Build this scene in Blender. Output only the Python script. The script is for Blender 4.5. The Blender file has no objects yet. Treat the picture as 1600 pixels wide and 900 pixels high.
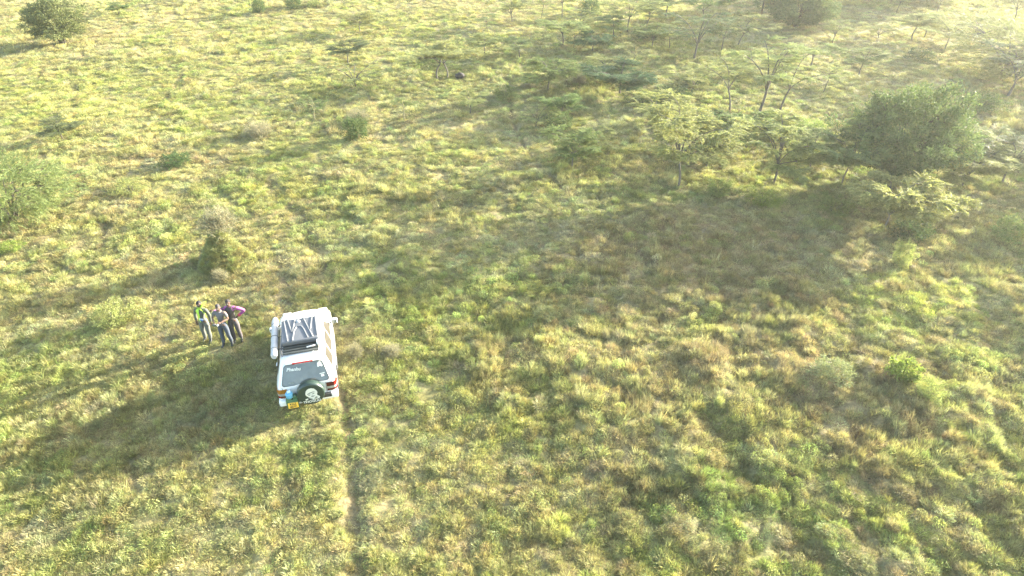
import bpy, bmesh, math, random
import numpy as np
from mathutils import Vector, Matrix, Euler

R = math.radians
PI = math.pi
scene = bpy.context.scene
COL = scene.collection

# ------------------------------------------------------------------ camera
CAM_H = 14.2
PITCH = 35.0
FPX = 1600 * 24.0 / 36.0
cam_data = bpy.data.cameras.new('camera')
cam_data.lens = 24.0
cam_data.sensor_width = 36.0
cam_data.clip_start = 0.1
cam_data.clip_end = 3000.0
cam = bpy.data.objects.new('camera', cam_data)
COL.objects.link(cam)
cam.location = (0, 0, CAM_H)
cam.rotation_euler = (R(90 - PITCH), 0, 0)
scene.camera = cam

# ------------------------------------------------------------------ sky and sun
SUN_AZ = 59.0      # degrees to the right of the viewing direction
SUN_EL = 12.0
world = bpy.data.worlds.new('World')
scene.world = world
world.use_nodes = True
wn = world.node_tree
wn.nodes.clear()
sky = wn.nodes.new('ShaderNodeTexSky')
sky.sky_type = 'NISHITA'
sky.sun_disc = False
sky.sun_elevation = R(SUN_EL)
sky.sun_rotation = R(SUN_AZ)
sky.air_density = 1.0
sky.dust_density = 2.5
bg = wn.nodes.new('ShaderNodeBackground')
bg.inputs['Strength'].default_value = 0.15
wo = wn.nodes.new('ShaderNodeOutputWorld')
wn.links.new(sky.outputs[0], bg.inputs[0])
wn.links.new(bg.outputs[0], wo.inputs[0])

sun_data = bpy.data.lights.new('sun', 'SUN')
sun_data.energy = 5.0
sun_data.angle = R(0.8)
sun_data.color = (1.0, 0.95, 0.85)
sun = bpy.data.objects.new('sun', sun_data)
COL.objects.link(sun)
SUN_DIR = Vector((math.sin(R(SUN_AZ)) * math.cos(R(SUN_EL)), math.cos(R(SUN_AZ)) * math.cos(R(SUN_EL)), math.sin(R(SUN_EL))))
sun.rotation_euler = SUN_DIR.to_track_quat('Z', 'Y').to_euler()
sun.location = (30, 20, 30)

scene.view_settings.view_transform = 'Standard'
scene.view_settings.look = 'None'
scene.view_settings.gamma = 1.0
scene.view_settings.use_curve_mapping = False
scene.view_settings.exposure = 2.88
scene.render.engine = 'CYCLES'
scene.cycles.volume_bounces = 1
scene.cycles.max_bounces = 7
scene.cycles.diffuse_bounces = 3
scene.cycles.transmission_bounces = 4
scene.cycles.use_denoising = True
scene.cycles.denoising_prefilter = 'NONE'

HAZE_DENSITY = 0.0005
HAZE_ANISO = 0.5

# ------------------------------------------------------------------ projection
def at(px, py, z=0.0):
    """the point at height z seen at pixel px, py of the 1600 x 900 picture"""
    u = (px - 800) / FPX; v = (py - 450) / FPX
    s, c = math.sin(R(PITCH)), math.cos(R(PITCH))
    dx, dy, dz = u, c - v * s, -s - v * c
    t = (z - CAM_H) / dz
    return Vector((dx * t, dy * t, z))

def px_of(p):
    s, c = math.sin(R(PITCH)), math.cos(R(PITCH))
    h = CAM_H - p[2]
    dep = p[1] * c + h * s
    return 800 + FPX * p[0] / dep, 450 + FPX * (h * c - p[1] * s) / dep, dep

def height_for(base, top_py):
    lo, hi = 0.05, 12.0
    for _ in range(30):
        m = (lo + hi) / 2
        if px_of((base[0], base[1], base[2] + m))[1] > top_py: lo = m
        else: hi = m
    return lo

# ------------------------------------------------------------------ noise
def _h(ix, iy, seed):
    ix = ix.astype(np.int64); iy = iy.astype(np.int64)
    n = (ix * 374761393 + iy * 668265263 + seed * 1442695041) & 0xffffffff
    n = ((n ^ (n >> 13)) * 1274126177) & 0xffffffff
    n = ((n ^ (n >> 16)) * 2246822519) & 0xffffffff
    n = n ^ (n >> 15)
    return (n & 0xffffff) / float(0x1000000)

def vnoise(x, y, seed=0):
    ix = np.floor(x); iy = np.floor(y)
    fx = x - ix; fy = y - iy
    fx = fx * fx * (3 - 2 * fx); fy = fy * fy * (3 - 2 * fy)
    a = _h(ix, iy, seed); b = _h(ix + 1, iy, seed); c = _h(ix, iy + 1, seed); d = _h(ix + 1, iy + 1, seed)
    return (a + (b - a) * fx) * (1 - fy) + (c + (d - c) * fx) * fy

def fbm(x, y, seed=0, octs=4):
    s = 0; amp = 0.5; tot = 0
    ca, sa = math.cos(0.6), math.sin(0.6)
    for o in range(octs):
        s = s + amp * vnoise(x, y, seed + o * 17); tot += amp
        x, y = (x * ca - y * sa) * 2.03 + 5.2, (x * sa + y * ca) * 2.03 + 1.7
        amp *= 0.5
    return s / tot

def domes(x, y, cell, seed):
    """rounded hummocks"""
    gx = x / cell; gy = y / cell
    ix = np.floor(gx); iy = np.floor(gy)
    best = np.zeros_like(gx)
    for dx in (-1, 0, 1):
        for dy in (-1, 0, 1):
            cx = ix + dx; cy = iy + dy
            jx = cx + _h(cx, cy, seed); jy = cy + _h(cx, cy, seed + 5)
            r = 0.45 + 0.5 * _h(cx, cy, seed + 9)
            d2 = ((gx - jx) ** 2 + (gy - jy) ** 2) / r ** 2
            best = np.maximum(best, np.sqrt(np.clip(1 - d2, 0, 1)) * r)
    return best

# ------------------------------------------------------------------ materials
def new_mat(name):
    m = bpy.data.materials.new(name); m.use_nodes = True
    nt = m.node_tree; nt.nodes.clear()
    return m, nt, nt.nodes.new('ShaderNodeOutputMaterial')

_cache = {}
def mat(name, col, rough=0.5, metal=0.0, var=0.08, scale=8.0, bump=0.0, spec=0.5, coat=0.0):
    """procedural paint / cloth / plastic: a base colour with small mottling"""
    if name in _cache: return _cache[name]
    m, nt, out = new_mat(name)
    b = nt.nodes.new('ShaderNodeBsdfPrincipled')
    b.inputs['Roughness'].default_value = rough
    b.inputs['Metallic'].default_value = metal
    b.inputs['Specular IOR Level'].default_value = spec
    b.inputs['Coat Weight'].default_value = coat
    tc = nt.nodes.new('ShaderNodeTexCoord')
    n = nt.nodes.new('ShaderNodeTexNoise'); n.inputs['Scale'].default_value = scale; n.inputs['Detail'].default_value = 4
    nt.links.new(tc.outputs['Object'], n.inputs['Vector'])
    mx = nt.nodes.new('ShaderNodeMix'); mx.data_type = 'RGBA'
    mx.inputs[6].default_value = tuple(c * (1 - var) for c in col) + (1,)
    mx.inputs[7].default_value = tuple(min(1, c * (1 + var)) for c in col) + (1,)
    nt.links.new(n.outputs['Fac'], mx.inputs[0])
    nt.links.new(mx.outputs[2], b.inputs['Base Color'])
    if bump:
        bp = nt.nodes.new('ShaderNodeBump'); bp.inputs['Strength'].default_value = bump; bp.inputs['Distance'].default_value = 0.02
        nt.links.new(n.outputs['Fac'], bp.inputs['Height']); nt.links.new(bp.outputs[0], b.inputs['Normal'])
    nt.links.new(b.outputs[0], out.inputs[0])
    _cache[name] = m
    return m

def leaf_mat(name, col, inst=False, trans=0.35, jitter=0.35, rough=0.55, tint=None):
    """leaf or blade: diffuse + gloss with light passing through; colour varies leaf by leaf"""
    if name in _cache: return _cache[name]
    m, nt, out = new_mat(name)
    if inst:
        a = nt.nodes.new('ShaderNodeAttribute'); a.attribute_type = 'INSTANCER'; a.attribute_name = 'col'; src = a.outputs['Color']
    else:
        a = nt.nodes.new('ShaderNodeRGB'); a.outputs[0].default_value = tuple(col) + (1,); src = a.outputs[0]
    v = nt.nodes.new('ShaderNodeAttribute'); v.attribute_name = 'leafvar'
    hsv = nt.nodes.new('ShaderNodeHueSaturation')
    mr = nt.nodes.new('ShaderNodeMapRange'); mr.inputs['To Min'].default_value = 1 - jitter; mr.inputs['To Max'].default_value = 1 + jitter
    nt.links.new(v.outputs['Fac'], mr.inputs['Value'])
    nt.links.new(mr.outputs[0], hsv.inputs['Value'])
    mh = nt.nodes.new('ShaderNodeMapRange'); mh.inputs['To Min'].default_value = 0.485; mh.inputs['To Max'].default_value = 0.525
    if inst:
        nt.links.new(v.outputs['Fac'], mh.inputs['Value'])
    else:
        oi = nt.nodes.new('ShaderNodeObjectInfo'); nt.links.new(oi.outputs['Random'], mh.inputs['Value'])
    nt.links.new(mh.outputs[0], hsv.inputs['Hue'])
    nt.links.new(src, hsv.inputs['Color'])
    b = nt.nodes.new('ShaderNodeBsdfPrincipled'); b.inputs['Roughness'].default_value = rough
    b.inputs['Specular IOR Level'].default_value = 0.12
    t = nt.nodes.new('ShaderNodeBsdfTranslucent')
    mxs = nt.nodes.new('ShaderNodeMixShader'); mxs.inputs[0].default_value = trans
    tm = nt.nodes.new('ShaderNodeMix'); tm.data_type = 'RGBA'; tm.blend_type = 'MULTIPLY'; tm.inputs[0].default_value = 1
    tm.inputs[7].default_value = (1.1, 1.18, 0.8, 1)
    nt.links.new(hsv.outputs[0], tm.inputs[6])
    nt.links.new(hsv.outputs[0], b.inputs['Base Color']); nt.links.new(tm.outputs[2], t.inputs['Color'])
    nt.links.new(b.outputs[0], mxs.inputs[1]); nt.links.new(t.outputs[0], mxs.inputs[2])
    nt.links.new(mxs.outputs[0], out.inputs[0])
    _cache[name] = m
    return m

# ------------------------------------------------------------------ objects
def tag(o, label=None, cat=None, group=None, kind=None):
    if label: o['label'] = label
    if cat: o['category'] = cat
    if group: o['group'] = group
    if kind: o['kind'] = kind
    return o

def link(name, me, parent=None, m=None, loc=None):
    o = bpy.data.objects.new(name, me); COL.objects.link(o)
    if parent is not None: o.parent = parent
    if m is not None and me is not None and not me.materials: me.materials.append(m)
    if loc is not None: o.location = loc
    return o

def empty(name, loc, rz=0.0):
    o = bpy.data.objects.new(name, None); COL.objects.link(o)
    o.empty_display_size = 0.3
    o.location = loc; o.rotation_euler = (0, 0, rz)
    return o

def np_mesh(name, verts, faces, var=None, smooth=False):
    """verts (n,3); faces (m,k) all one size or list of arrays"""
    me = bpy.data.meshes.new(name)
    if not isinstance(faces, list): faces = [faces]
    faces = [f for f in faces if len(f)]
    nl = sum(f.size for f in faces); nf = sum(len(f) for f in faces)
    me.vertices.add(len(verts)); me.vertices.foreach_set('co', np.ascontiguousarray(verts, dtype=np.float32).ravel())
    me.loops.add(nl); me.polygons.add(nf)
    idx = np.concatenate([f.ravel() for f in faces]).astype(np.int32)
    me.loops.foreach_set('vertex_index', idx)
    sizes = np.concatenate([np.full(len(f), f.shape[1]) for f in faces])
    starts = np.concatenate([[0], np.cumsum(sizes)[:-1]]).astype(np.int32)
    me.polygons.foreach_set('loop_start', starts)
    me.update(calc_edges=True)
    if var is not None:
        at_ = me.attributes.new('leafvar', 'FLOAT', 'POINT'); at_.data.foreach_set('value', np.asarray(var, dtype=np.float32))
    if smooth:
        me.polygons.foreach_set('use_smooth', np.ones(nf, dtype=bool))
    me.validate()
    return me
# ------------------------------------------------------------------ the lie of the land
CAR = at(481, 628, 0.25)            # under the rear bumper
CAR_YAW = R(15.0)                    # heading to the left of the viewing direction
MOUND = at(352, 415)

def seg_dist(x, y, pts):
    d = np.full(np.shape(x), 1e9)
    for (ax, ay), (bx, by) in zip(pts[:-1], pts[1:]):
        vx, vy = bx - ax, by - ay; L = vx * vx + vy * vy + 1e-9
        t = np.clip(((x - ax) * vx + (y - ay) * vy) / L, 0, 1)
        d = np.minimum(d, np.hypot(x - ax - t * vx, y - ay - t * vy))
    return d

def path_of(pix): return [(at(*p).x, at(*p).y) for p in pix]
RUTS = [path_of([(540, 610), (547, 690), (552, 790), (560, 905)]),
        path_of([(447, 630), (452, 720), (440, 820), (430, 905)]),
        path_of([(452, 520), (446, 440), (432, 400), (400, 345), (330, 290)]),
        path_of([(520, 500), (516, 440), (498, 395), (470, 340), (420, 290)])]
TRAILS = [path_of([(152, 66), (128, 88), (104, 102), (66, 108), (60, 128)]),
          path_of([(285, 118), (276, 135), (262, 152), (240, 165)]),
          path_of([(110, 128), (122, 145)]), path_of([(165, 350), (160, 378)]),
          path_of([(840, 265), (862, 285), (880, 305)]),
          path_of([(790, 120), (800, 190), (830, 255)])]

def rut_mask(x, y):
    w = 0.06 * (vnoise(x * 1.3, y * 1.3, 77) - 0.5)
    m = np.zeros_like(x)
    for i, p in enumerate(RUTS):
        d = seg_dist(x, y, p) + w * 3
        s = 0.24 if i < 2 else 0.30
        m = np.maximum(m, np.exp(-(np.clip(d, 0, 9) / s) ** 2) * (0.85, 0.28, 0.5, 0.5)[i] * np.clip(0.2 + 1.5 * vnoise(x * 0.55 + i * 9, y * 0.55, 32), 0.15, 1.1))
    for p in TRAILS:
        m = np.maximum(m, np.exp(-(seg_dist(x, y, p) + w) ** 2 / 0.13 ** 2) * 0.85)
    return m * np.clip(0.5 + 1.0 * vnoise(x * 0.9, y * 0.9, 31), 0, 1)

def car_flat(x, y):
    return np.exp(-(((x - CAR.x + 0.5) / 1.8) ** 2 + ((y - CAR.y - 2.0) / 2.8) ** 2) ** 2)

def rough_amount(x, y):
    """where the hummocks are strong: the right foreground"""
    a = np.clip((x + 3.0) / 6.0, 0.0, 1) * np.clip((26 - y) / 10, 0.35, 1)
    b = fbm(x * 0.12, y * 0.12, 61, 2)
    return 0.35 + 0.9 * a * (0.5 + b) + 0.25 * b

def H(x, y):
    x = np.asarray(x, dtype=float); y = np.asarray(y, dtype=float)
    wx = x + 0.35 * (vnoise(x * 1.7, y * 1.7, 3) - 0.5); wy = y + 0.35 * (vnoise(x * 1.7, y * 1.7, 4) - 0.5)
    h = 0.30 * (fbm(x * 0.07, y * 0.07, 11, 3) - 0.5)
    r = rough_amount(x, y)
    h = h + r * (0.12 * domes(wx, wy, 1.15, 21) * fbm(x * 0.5, y * 0.5, 19, 2) * 2 + 0.12 * domes(wx + 3, wy, 0.45, 22) + 0.15 * (fbm(x * 0.8, y * 0.8, 12, 3) - 0.5))
    h = h + 0.05 * (fbm(x * 3.1, y * 3.1, 13, 2) - 0.5)
    h = h * (1 - 0.8 * car_flat(x, y)) - 0.14 * rut_mask(x, y)
    far = np.clip((np.hypot(x, y) - 120) / 300, 0, 1)
    return h * (1 - far)

def mound_h(x, y):
    d = np.hypot((x - MOUND.x) / 1.0, (y - MOUND.y) / 0.85)
    ang = np.arctan2(y - MOUND.y, x - MOUND.x)
    rr = 0.95 * (1 + 0.12 * np.sin(ang * 3 + 1) + 0.07 * np.sin(ang * 7))
    t = np.clip(1 - d / rr, 0, 1)
    return 1.45 * (t ** 1.15) * (1.35 - 0.35 * t)

def ground(p, z=None):
    """put a point on the ground: iterate for the pixel's ray height"""
    return float(H(np.array([p[0]]), np.array([p[1]]))[0])

def atg(px, py):
    p = at(px, py)
    for _ in range(3):
        p = at(px, py, ground(p))
    return p

# ------------------------------------------------------------------ colours of the sward (albedo, with some cast shade painted in)
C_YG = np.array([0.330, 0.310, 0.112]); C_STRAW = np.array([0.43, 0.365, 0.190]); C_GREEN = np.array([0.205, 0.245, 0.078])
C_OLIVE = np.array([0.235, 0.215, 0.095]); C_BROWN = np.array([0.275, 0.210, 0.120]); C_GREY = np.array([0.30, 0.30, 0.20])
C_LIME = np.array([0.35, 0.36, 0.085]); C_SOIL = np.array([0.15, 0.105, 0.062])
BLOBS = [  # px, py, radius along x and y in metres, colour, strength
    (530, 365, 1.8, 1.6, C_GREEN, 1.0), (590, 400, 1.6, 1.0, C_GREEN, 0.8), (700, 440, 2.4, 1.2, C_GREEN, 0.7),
    (1100, 390, 5.0, 3.2, C_BROWN, 0.75), (1200, 430, 3.5, 2.0, C_OLIVE, 0.6), (760, 330, 3.0, 2.0, C_OLIVE, 0.5),  # brown and olive also paint the tree shade into the sward colour
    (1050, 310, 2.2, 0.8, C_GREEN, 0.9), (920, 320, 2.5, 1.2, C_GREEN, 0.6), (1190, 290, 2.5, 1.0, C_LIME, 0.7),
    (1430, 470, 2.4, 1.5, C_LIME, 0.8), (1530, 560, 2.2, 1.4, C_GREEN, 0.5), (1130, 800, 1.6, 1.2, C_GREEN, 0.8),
    (60, 560, 2.4, 1.4, C_GREEN, 0.7), (60, 620, 2.0, 1.2, C_LIME, 0.5), (240, 650, 3.2, 1.8, C_OLIVE, 0.7),  # the olive patch paints the car's shadow into the sward
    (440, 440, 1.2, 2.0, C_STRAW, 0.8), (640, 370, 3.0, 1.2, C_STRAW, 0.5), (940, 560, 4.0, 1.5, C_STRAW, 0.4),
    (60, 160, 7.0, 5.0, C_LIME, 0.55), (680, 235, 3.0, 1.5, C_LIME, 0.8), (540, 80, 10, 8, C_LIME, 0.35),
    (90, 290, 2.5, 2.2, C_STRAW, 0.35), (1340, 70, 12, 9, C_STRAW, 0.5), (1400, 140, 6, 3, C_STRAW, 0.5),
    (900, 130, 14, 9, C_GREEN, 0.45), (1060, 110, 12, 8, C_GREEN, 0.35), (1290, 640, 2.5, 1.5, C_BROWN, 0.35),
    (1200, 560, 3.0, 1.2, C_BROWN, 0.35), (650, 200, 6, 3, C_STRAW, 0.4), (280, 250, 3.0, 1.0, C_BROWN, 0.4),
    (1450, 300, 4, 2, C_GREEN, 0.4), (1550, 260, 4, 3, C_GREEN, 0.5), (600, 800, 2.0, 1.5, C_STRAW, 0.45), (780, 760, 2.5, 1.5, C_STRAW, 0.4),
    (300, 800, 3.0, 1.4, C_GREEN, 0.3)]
_bl = [(at(b[0], b[1]), b) for b in BLOBS]

def sward(x, y):
    """colour (n,3) of the plants growing at x, y, with painted shade in places"""
    w = []
    a = fbm(x * 0.16, y * 0.16, 41, 3); b = fbm(x * 0.33 + 9, y * 0.33, 42, 3); c = fbm(x * 0.9, y * 0.9, 43, 3); d = fbm(x * 2.2, y * 2.2, 44, 2)
    sm = lambda t, lo, hi: np.clip((t - lo) / (hi - lo), 0, 1)
    col = np.zeros(x.shape + (3,)) + C_YG
    def mixin(cc, k): 
        nonlocal col
        col = col * (1 - k[..., None]) + cc * k[..., None]
    mixin(C_LIME, 0.55 * sm(a, 0.5, 0.62))
    mixin(C_STRAW, 0.48 * sm(b, 0.47, 0.60))
    mixin(C_GREEN, 0.6 * sm(c * 0.5 + b * -0.5 + 0.5, 0.50, 0.60))
    mixin(C_BROWN, 0.45 * sm(c, 0.56, 0.68))
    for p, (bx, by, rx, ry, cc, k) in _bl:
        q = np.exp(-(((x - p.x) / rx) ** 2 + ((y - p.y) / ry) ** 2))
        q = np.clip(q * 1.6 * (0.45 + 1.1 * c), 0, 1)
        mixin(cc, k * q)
    mixin(C_STRAW, 0.45 * sm(d, 0.56, 0.7))
    mixin(C_OLIVE, 0.4 * sm(1 - d, 0.56, 0.7))
    mixin(C_GREY, 0.30 * sm(fbm(x * 1.4 + 40, y * 1.4, 45, 2), 0.62, 0.72))
    return col

# ------------------------------------------------------------------ ground sheet
def spaced(a, b, s0, s1):
    out = [a]; 
    while out[-1] < b:
        t = (out[-1] - a) / (b - a); out.append(out[-1] + s0 + (s1 - s0) * t)
    return out
ys = [-600, -300, -150, -80, -40, -20, -10, -5, -2, 0, 1.5] + spaced(2.5, 72, 0.085, 0.30) + [74, 78, 84, 92, 105, 125, 150, 200, 300, 450, 700]
xs_h = spaced(0.0, 56, 0.10, 0.19) + [60, 66, 76, 90, 120, 180, 300, 600]
xs = [-v for v in xs_h[::-1][:-1]] + xs_h
XS, YS = np.meshgrid(np.array(xs), np.array(ys))
ZS = H(XS, YS)
nx_, ny_ = len(xs), len(ys)
V = np.stack([XS.ravel(), YS.ravel(), ZS.ravel()], 1)
i0 = (np.arange(ny_ - 1)[:, None] * nx_ + np.arange(nx_ - 1)[None, :]).ravel()
F = np.stack([i0, i0 + 1, i0 + nx_ + 1, i0 + nx_], 1)
gme = np_mesh('ground', V, F, smooth=True)
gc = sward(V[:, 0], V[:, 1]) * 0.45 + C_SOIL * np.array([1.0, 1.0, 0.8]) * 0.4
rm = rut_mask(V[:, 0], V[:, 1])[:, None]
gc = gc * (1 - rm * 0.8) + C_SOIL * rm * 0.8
ca = gme.attributes.new('gcol', 'FLOAT_COLOR', 'POINT')
ca.data.foreach_set('color', np.concatenate([gc, np.ones((len(gc), 1))], 1).astype(np.float32).ravel())
gm, nt, out = new_mat('meadow_ground')
at1 = nt.nodes.new('ShaderNodeAttribute'); at1.attribute_name = 'gcol'
tc = nt.nodes.new('ShaderNodeTexCoord')
n1 = nt.nodes.new('ShaderNodeTexNoise'); n1.inputs['Scale'].default_value = 7; n1.inputs['Detail'].default_value = 8; n1.inputs['Roughness'].default_value = 0.7
nt.links.new(tc.outputs['Object'], n1.inputs['Vector'])
r1 = nt.nodes.new('ShaderNodeMapRange'); r1.inputs['From Min'].default_value = 0.3; r1.inputs['From Max'].default_value = 0.7; r1.inputs['To Min'].default_value = 0.45; r1.inputs['To Max'].default_value = 1.5
nt.links.new(n1.outputs['Fac'], r1.inputs['Value'])
mm = nt.nodes.new('ShaderNodeVectorMath'); mm.operation = 'SCALE'
nt.links.new(at1.outputs['Color'], mm.inputs[0]); nt.links.new(r1.outputs[0], mm.inputs['Scale'])
bb = nt.nodes.new('ShaderNodeBsdfPrincipled'); bb.inputs['Roughness'].default_value = 0.95; bb.inputs['Specular IOR Level'].default_value = 0.1
nt.links.new(mm.outputs[0], bb.inputs['Base Color'])
bp = nt.nodes.new('ShaderNodeBump'); bp.inputs['Strength'].default_value = 0.9; bp.inputs['Distance'].default_value = 0.06
nt.links.new(n1.outputs['Fac'], bp.inputs['Height']); nt.links.new(bp.outputs[0], bb.inputs['Normal'])
nt.links.new(bb.outputs[0], out.inputs[0])
ground_o = link('ground', gme, None, gm)
tag(ground_o, 'grassy savanna ground of low hummocks under the whole scene', 'ground', kind='structure')

# ------------------------------------------------------------------ grass
rng = np.random.default_rng(7)

def blades(n, rad, lmin, lmax, w, lean, curl, rg, upright=0.0):
    """arched blades, 2 segments and a tip each"""
    a0 = rg.uniform(0, 2 * PI, n); r0 = rad * np.sqrt(rg.uniform(0, 1, n))
    bx = r0 * np.cos(a0); by = r0 * np.sin(a0)
    a = a0 + rg.normal(0, 0.9, n)
    L = rg.uniform(lmin, lmax, n) * (1 - 0.45 * (r0 / rad) ** 2)
    th0 = np.abs(rg.normal(lean, 0.3, n)) * (0.35 + 0.8 * r0 / rad)
    th = [th0, th0 + curl * rg.uniform(0.4, 1.1, n), th0 + 2 * curl * rg.uniform(0.4, 1.1, n)]
    dx, dy = np.cos(a), np.sin(a)
    P = [np.stack([bx, by, np.full(n, -0.03)], 1)]
    for k in range(3):
        st = L / 3
        P.append(P[-1] + np.stack([dx * np.sin(th[k]) * st, dy * np.sin(th[k]) * st, np.cos(th[k]) * st], 1))
    tw = rg.uniform(0, PI, n)
    sx, sy = np.cos(tw), np.sin(tw)
    side = np.stack([sx, sy, np.zeros(n)], 1) * w[0] * 0.5 * rg.uniform(0.6, 1.3, n)[:, None]
    verts = np.stack([P[0] - side, P[0] + side, P[1] - side, P[1] + side, P[2] - side * .75, P[2] + side * .75, P[3]], 1)
    base = (np.arange(n) * 7)[:, None]
    quads = np.concatenate([base + np.array([[0, 1, 3, 2]]), base + np.array([[2, 3, 5, 4]])])
    tris = base + np.array([[4, 5, 6]])
    var = np.repeat(rg.uniform(0, 1, n), 7)
    return verts.reshape(-1, 3), quads, tris, var

def leaves_forb(n, rad, h, ls, rg):
    """broad little leaves on a low dome"""
    a = rg.uniform(0, 2 * PI, n); u = rg.uniform(0, 1, n) ** 0.5
    c = np.stack([rad * u * np.cos(a), rad * u * np.sin(a), h * np.sqrt(1 - 0.85 * u * u) * rg.uniform(0.35, 1.05, n)], 1)
    d = rg.normal(size=(n, 3)); d[:, 2] += 0.3; d /= np.linalg.norm(d, axis=1)[:, None]
    s = np.cross(d, rg.normal(size=(n, 3))); s /= np.linalg.norm(s, axis=1)[:, None]
    l = ls * rg.uniform(0.6, 1.3, n)[:, None]
    verts = np.stack([c, c + d * l * .5 + s * l * .3, c + d * l, c + d * l * .5 - s * l * .3], 1).reshape(-1, 3)
    q = (np.arange(n) * 4)[:, None] + np.array([[0, 1, 2, 3]])
    return verts, q, np.zeros((0, 3), int), np.repeat(rg.uniform(0, 1, n), 4)

GRASS_M = leaf_mat('grass_blades', (0.2, 0.2, 0.05), inst=True, trans=0.32, jitter=0.38)
proto_col = bpy.data.collections.new('tuft_sources')
def add_proto(parts):
    vs = []; qs = []; ts = []; vv = []; o = 0
    for v, q, t, a in parts:
        vs.append(v); qs.append(q + o); ts.append(t + o); vv.append(a); o += len(v)
    me = np_mesh('tuft_source', np.concatenate(vs), [np.concatenate(qs), np.concatenate(ts)], np.concatenate(vv))
    me.materials.append(GRASS_M)
    ob = bpy.data.objects.new('tuft_source_%02d' % len(proto_col.objects), me)
    proto_col.objects.link(ob)
    return ob
rg = np.random.default_rng(3)
for k in range(5):   # 0-4 low bushy clumps
    add_proto([blades(200, 0.21, 0.08, 0.20, (0.0105,), 0.8, 0.40, rg)])
for k in range(3):   # 5-7 fine taller tussocks
    add_proto([blades(190, 0.15, 0.16, 0.31, (0.0085,), 0.6, 0.45, rg)])
for k in range(2):   # 8-9 stalky dry tussocks
    add_proto([blades(34, 0.12, 0.25, 0.48, (0.007,), 0.5, 0.28, rg), blades(60, 0.15, 0.10, 0.22, (0.012,), 0.8, 0.3, rg)])
for k in range(2):   # 10-11 leafy herbs
    add_proto([leaves_forb(230, 0.20, 0.13, 0.034, rg), blades(30, 0.18, 0.08, 0.2, (0.012,), 0.7, 0.3, rg)])

def scatter():
    P = []
    for y0, y1, s in ((2.5, 12, 0.155), (12, 20, 0.18), (20, 32, 0.225), (32, 48, 0.30), (48, 75, 0.42)):
        wmax = 0.78 * (0.82 * y1 + 8.2) + 4.5
        gx = np.arange(-wmax, wmax, s); gy = np.arange(y0, y1, s)
        X, Y = np.meshgrid(gx, gy)
        X = X + rng.uniform(-.5, .5, X.shape) * s; Y = Y + rng.uniform(-.5, .5, Y.shape) * s
        X = X.ravel(); Y = Y.ravel()
        k = np.abs(X) < 0.78 * (0.82 * Y + 8.2) + 4.0
        X, Y = X[k], Y[k]
        # patchy cover, thin in the ruts, none under the vehicle
        c = fbm(X * 1.5, Y * 1.5, 51, 3)
        keep = rng.uniform(0, 1, len(X)) < np.clip(0.45 + 1.6 * (c - 0.36) + 0.6 * domes(X + 0.3, Y, 0.45, 71), 0.15, 1)
        keep &= rng.uniform(0, 1, len(X)) > rut_mask(X, Y) * 0.95
        cx = (X - CAR.x) * math.cos(CAR_YAW) + (Y - CAR.y) * math.sin(CAR_YAW)
        cy = -(X - CAR.x) * math.sin(CAR_YAW) + (Y - CAR.y) * math.cos(CAR_YAW)
        keep &= ~((np.abs(cx) < 0.85) & (cy > 0.05) & (cy < 4.1))
        X, Y = X[keep], Y[keep]
        P.append(np.stack([X, Y, np.full(len(X), s)], 1))
    mx_ = MOUND.x + rng.uniform(-1.1, 1.1, 900); my_ = MOUND.y + rng.uniform(-1.1, 1.1, 900); km = mound_h(mx_, my_) > .03
    P.append(np.stack([mx_[km], my_[km], np.full(km.sum(), .15)], 1))
    return np.concatenate(P)
PT = scatter()
X, Y, S = PT[:, 0], PT[:, 1], PT[:, 2]
n = len(X)
Z = H(X, Y) + mound_h(X, Y)
patch = fbm(X * 0.45, Y * 0.45, 52, 3); fine = vnoise(X * 1.1, Y * 1.1, 53)
u = rng.uniform(0, 1, n)
idx = rng.integers(0, 5, n)
tall = (u < np.clip(0.22 + 1.9 * (fine - 0.5), 0.05, 0.75)); idx[tall] = rng.integers(5, 8, tall.sum())
on_mound = mound_h(X, Y) > .05
stalk = rng.uniform(0, 1, n) < np.clip(0.015 + 0.35 * (patch - 0.58), 0.008, 0.2); idx[stalk] = rng.integers(8, 10, stalk.sum())
herb = rng.uniform(0, 1, n) < np.clip(0.03 + 1.6 * (fbm(X * 0.5, Y * 0.5, 54, 2) - 0.60), 0.015, 0.45); idx[herb] = rng.integers(10, 12, herb.sum())
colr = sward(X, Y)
colr[herb] = colr[herb] * 0.6 + C_GREEN * 0.4 * 1.1
colr[stalk] = colr[stalk] * 0.4 + np.array([0.46, 0.40, 0.22]) * 0.6
colr[on_mound] = colr[on_mound] * .65 + C_GREEN * .35
hsc0 = np.where(on_mound, .8, 1.0)
dry = fbm(X * 1.7 + 7, Y * 1.7, 58, 3); right_ = np.clip((X + 2) / 8, 0, 1) * np.clip((30 - Y) / 10, 0, 1)
kd = np.clip((dry - 0.5) / 0.12, 0, 1)[:, None] * (0.25 + 0.45 * right_)[:, None]
colr = colr * (1 - kd) + (C_BROWN * 0.9) * kd
colr *= rng.uniform(0.70, 1.30, n)[:, None]
colr *= (1 + rng.normal(0, 0.05, (n, 3)))
hsc = np.clip(0.55 + 1.1 * fbm(X * 0.9 + 3, Y * 0.9, 55, 3) * (0.7 + 0.45 * rough_amount(X, Y)), 0.4, 1.55)
clump = 0.5 * domes(X + 0.3, Y, 0.45, 71) + 0.6 * fbm(X * 2.3, Y * 2.3, 72, 2)
flat_ = np.clip(0.45 + 1.25 * fbm(X * 0.22, Y * 0.22, 73, 3), 0.5, 1.35)
hsc *= flat_ * (0.6 + 0.75 * clump) * rng.uniform(0.75, 1.25, n) * (1 - 0.55 * rut_mask(X, Y)) * (1 - 0.35 * car_flat(X, Y))
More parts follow.
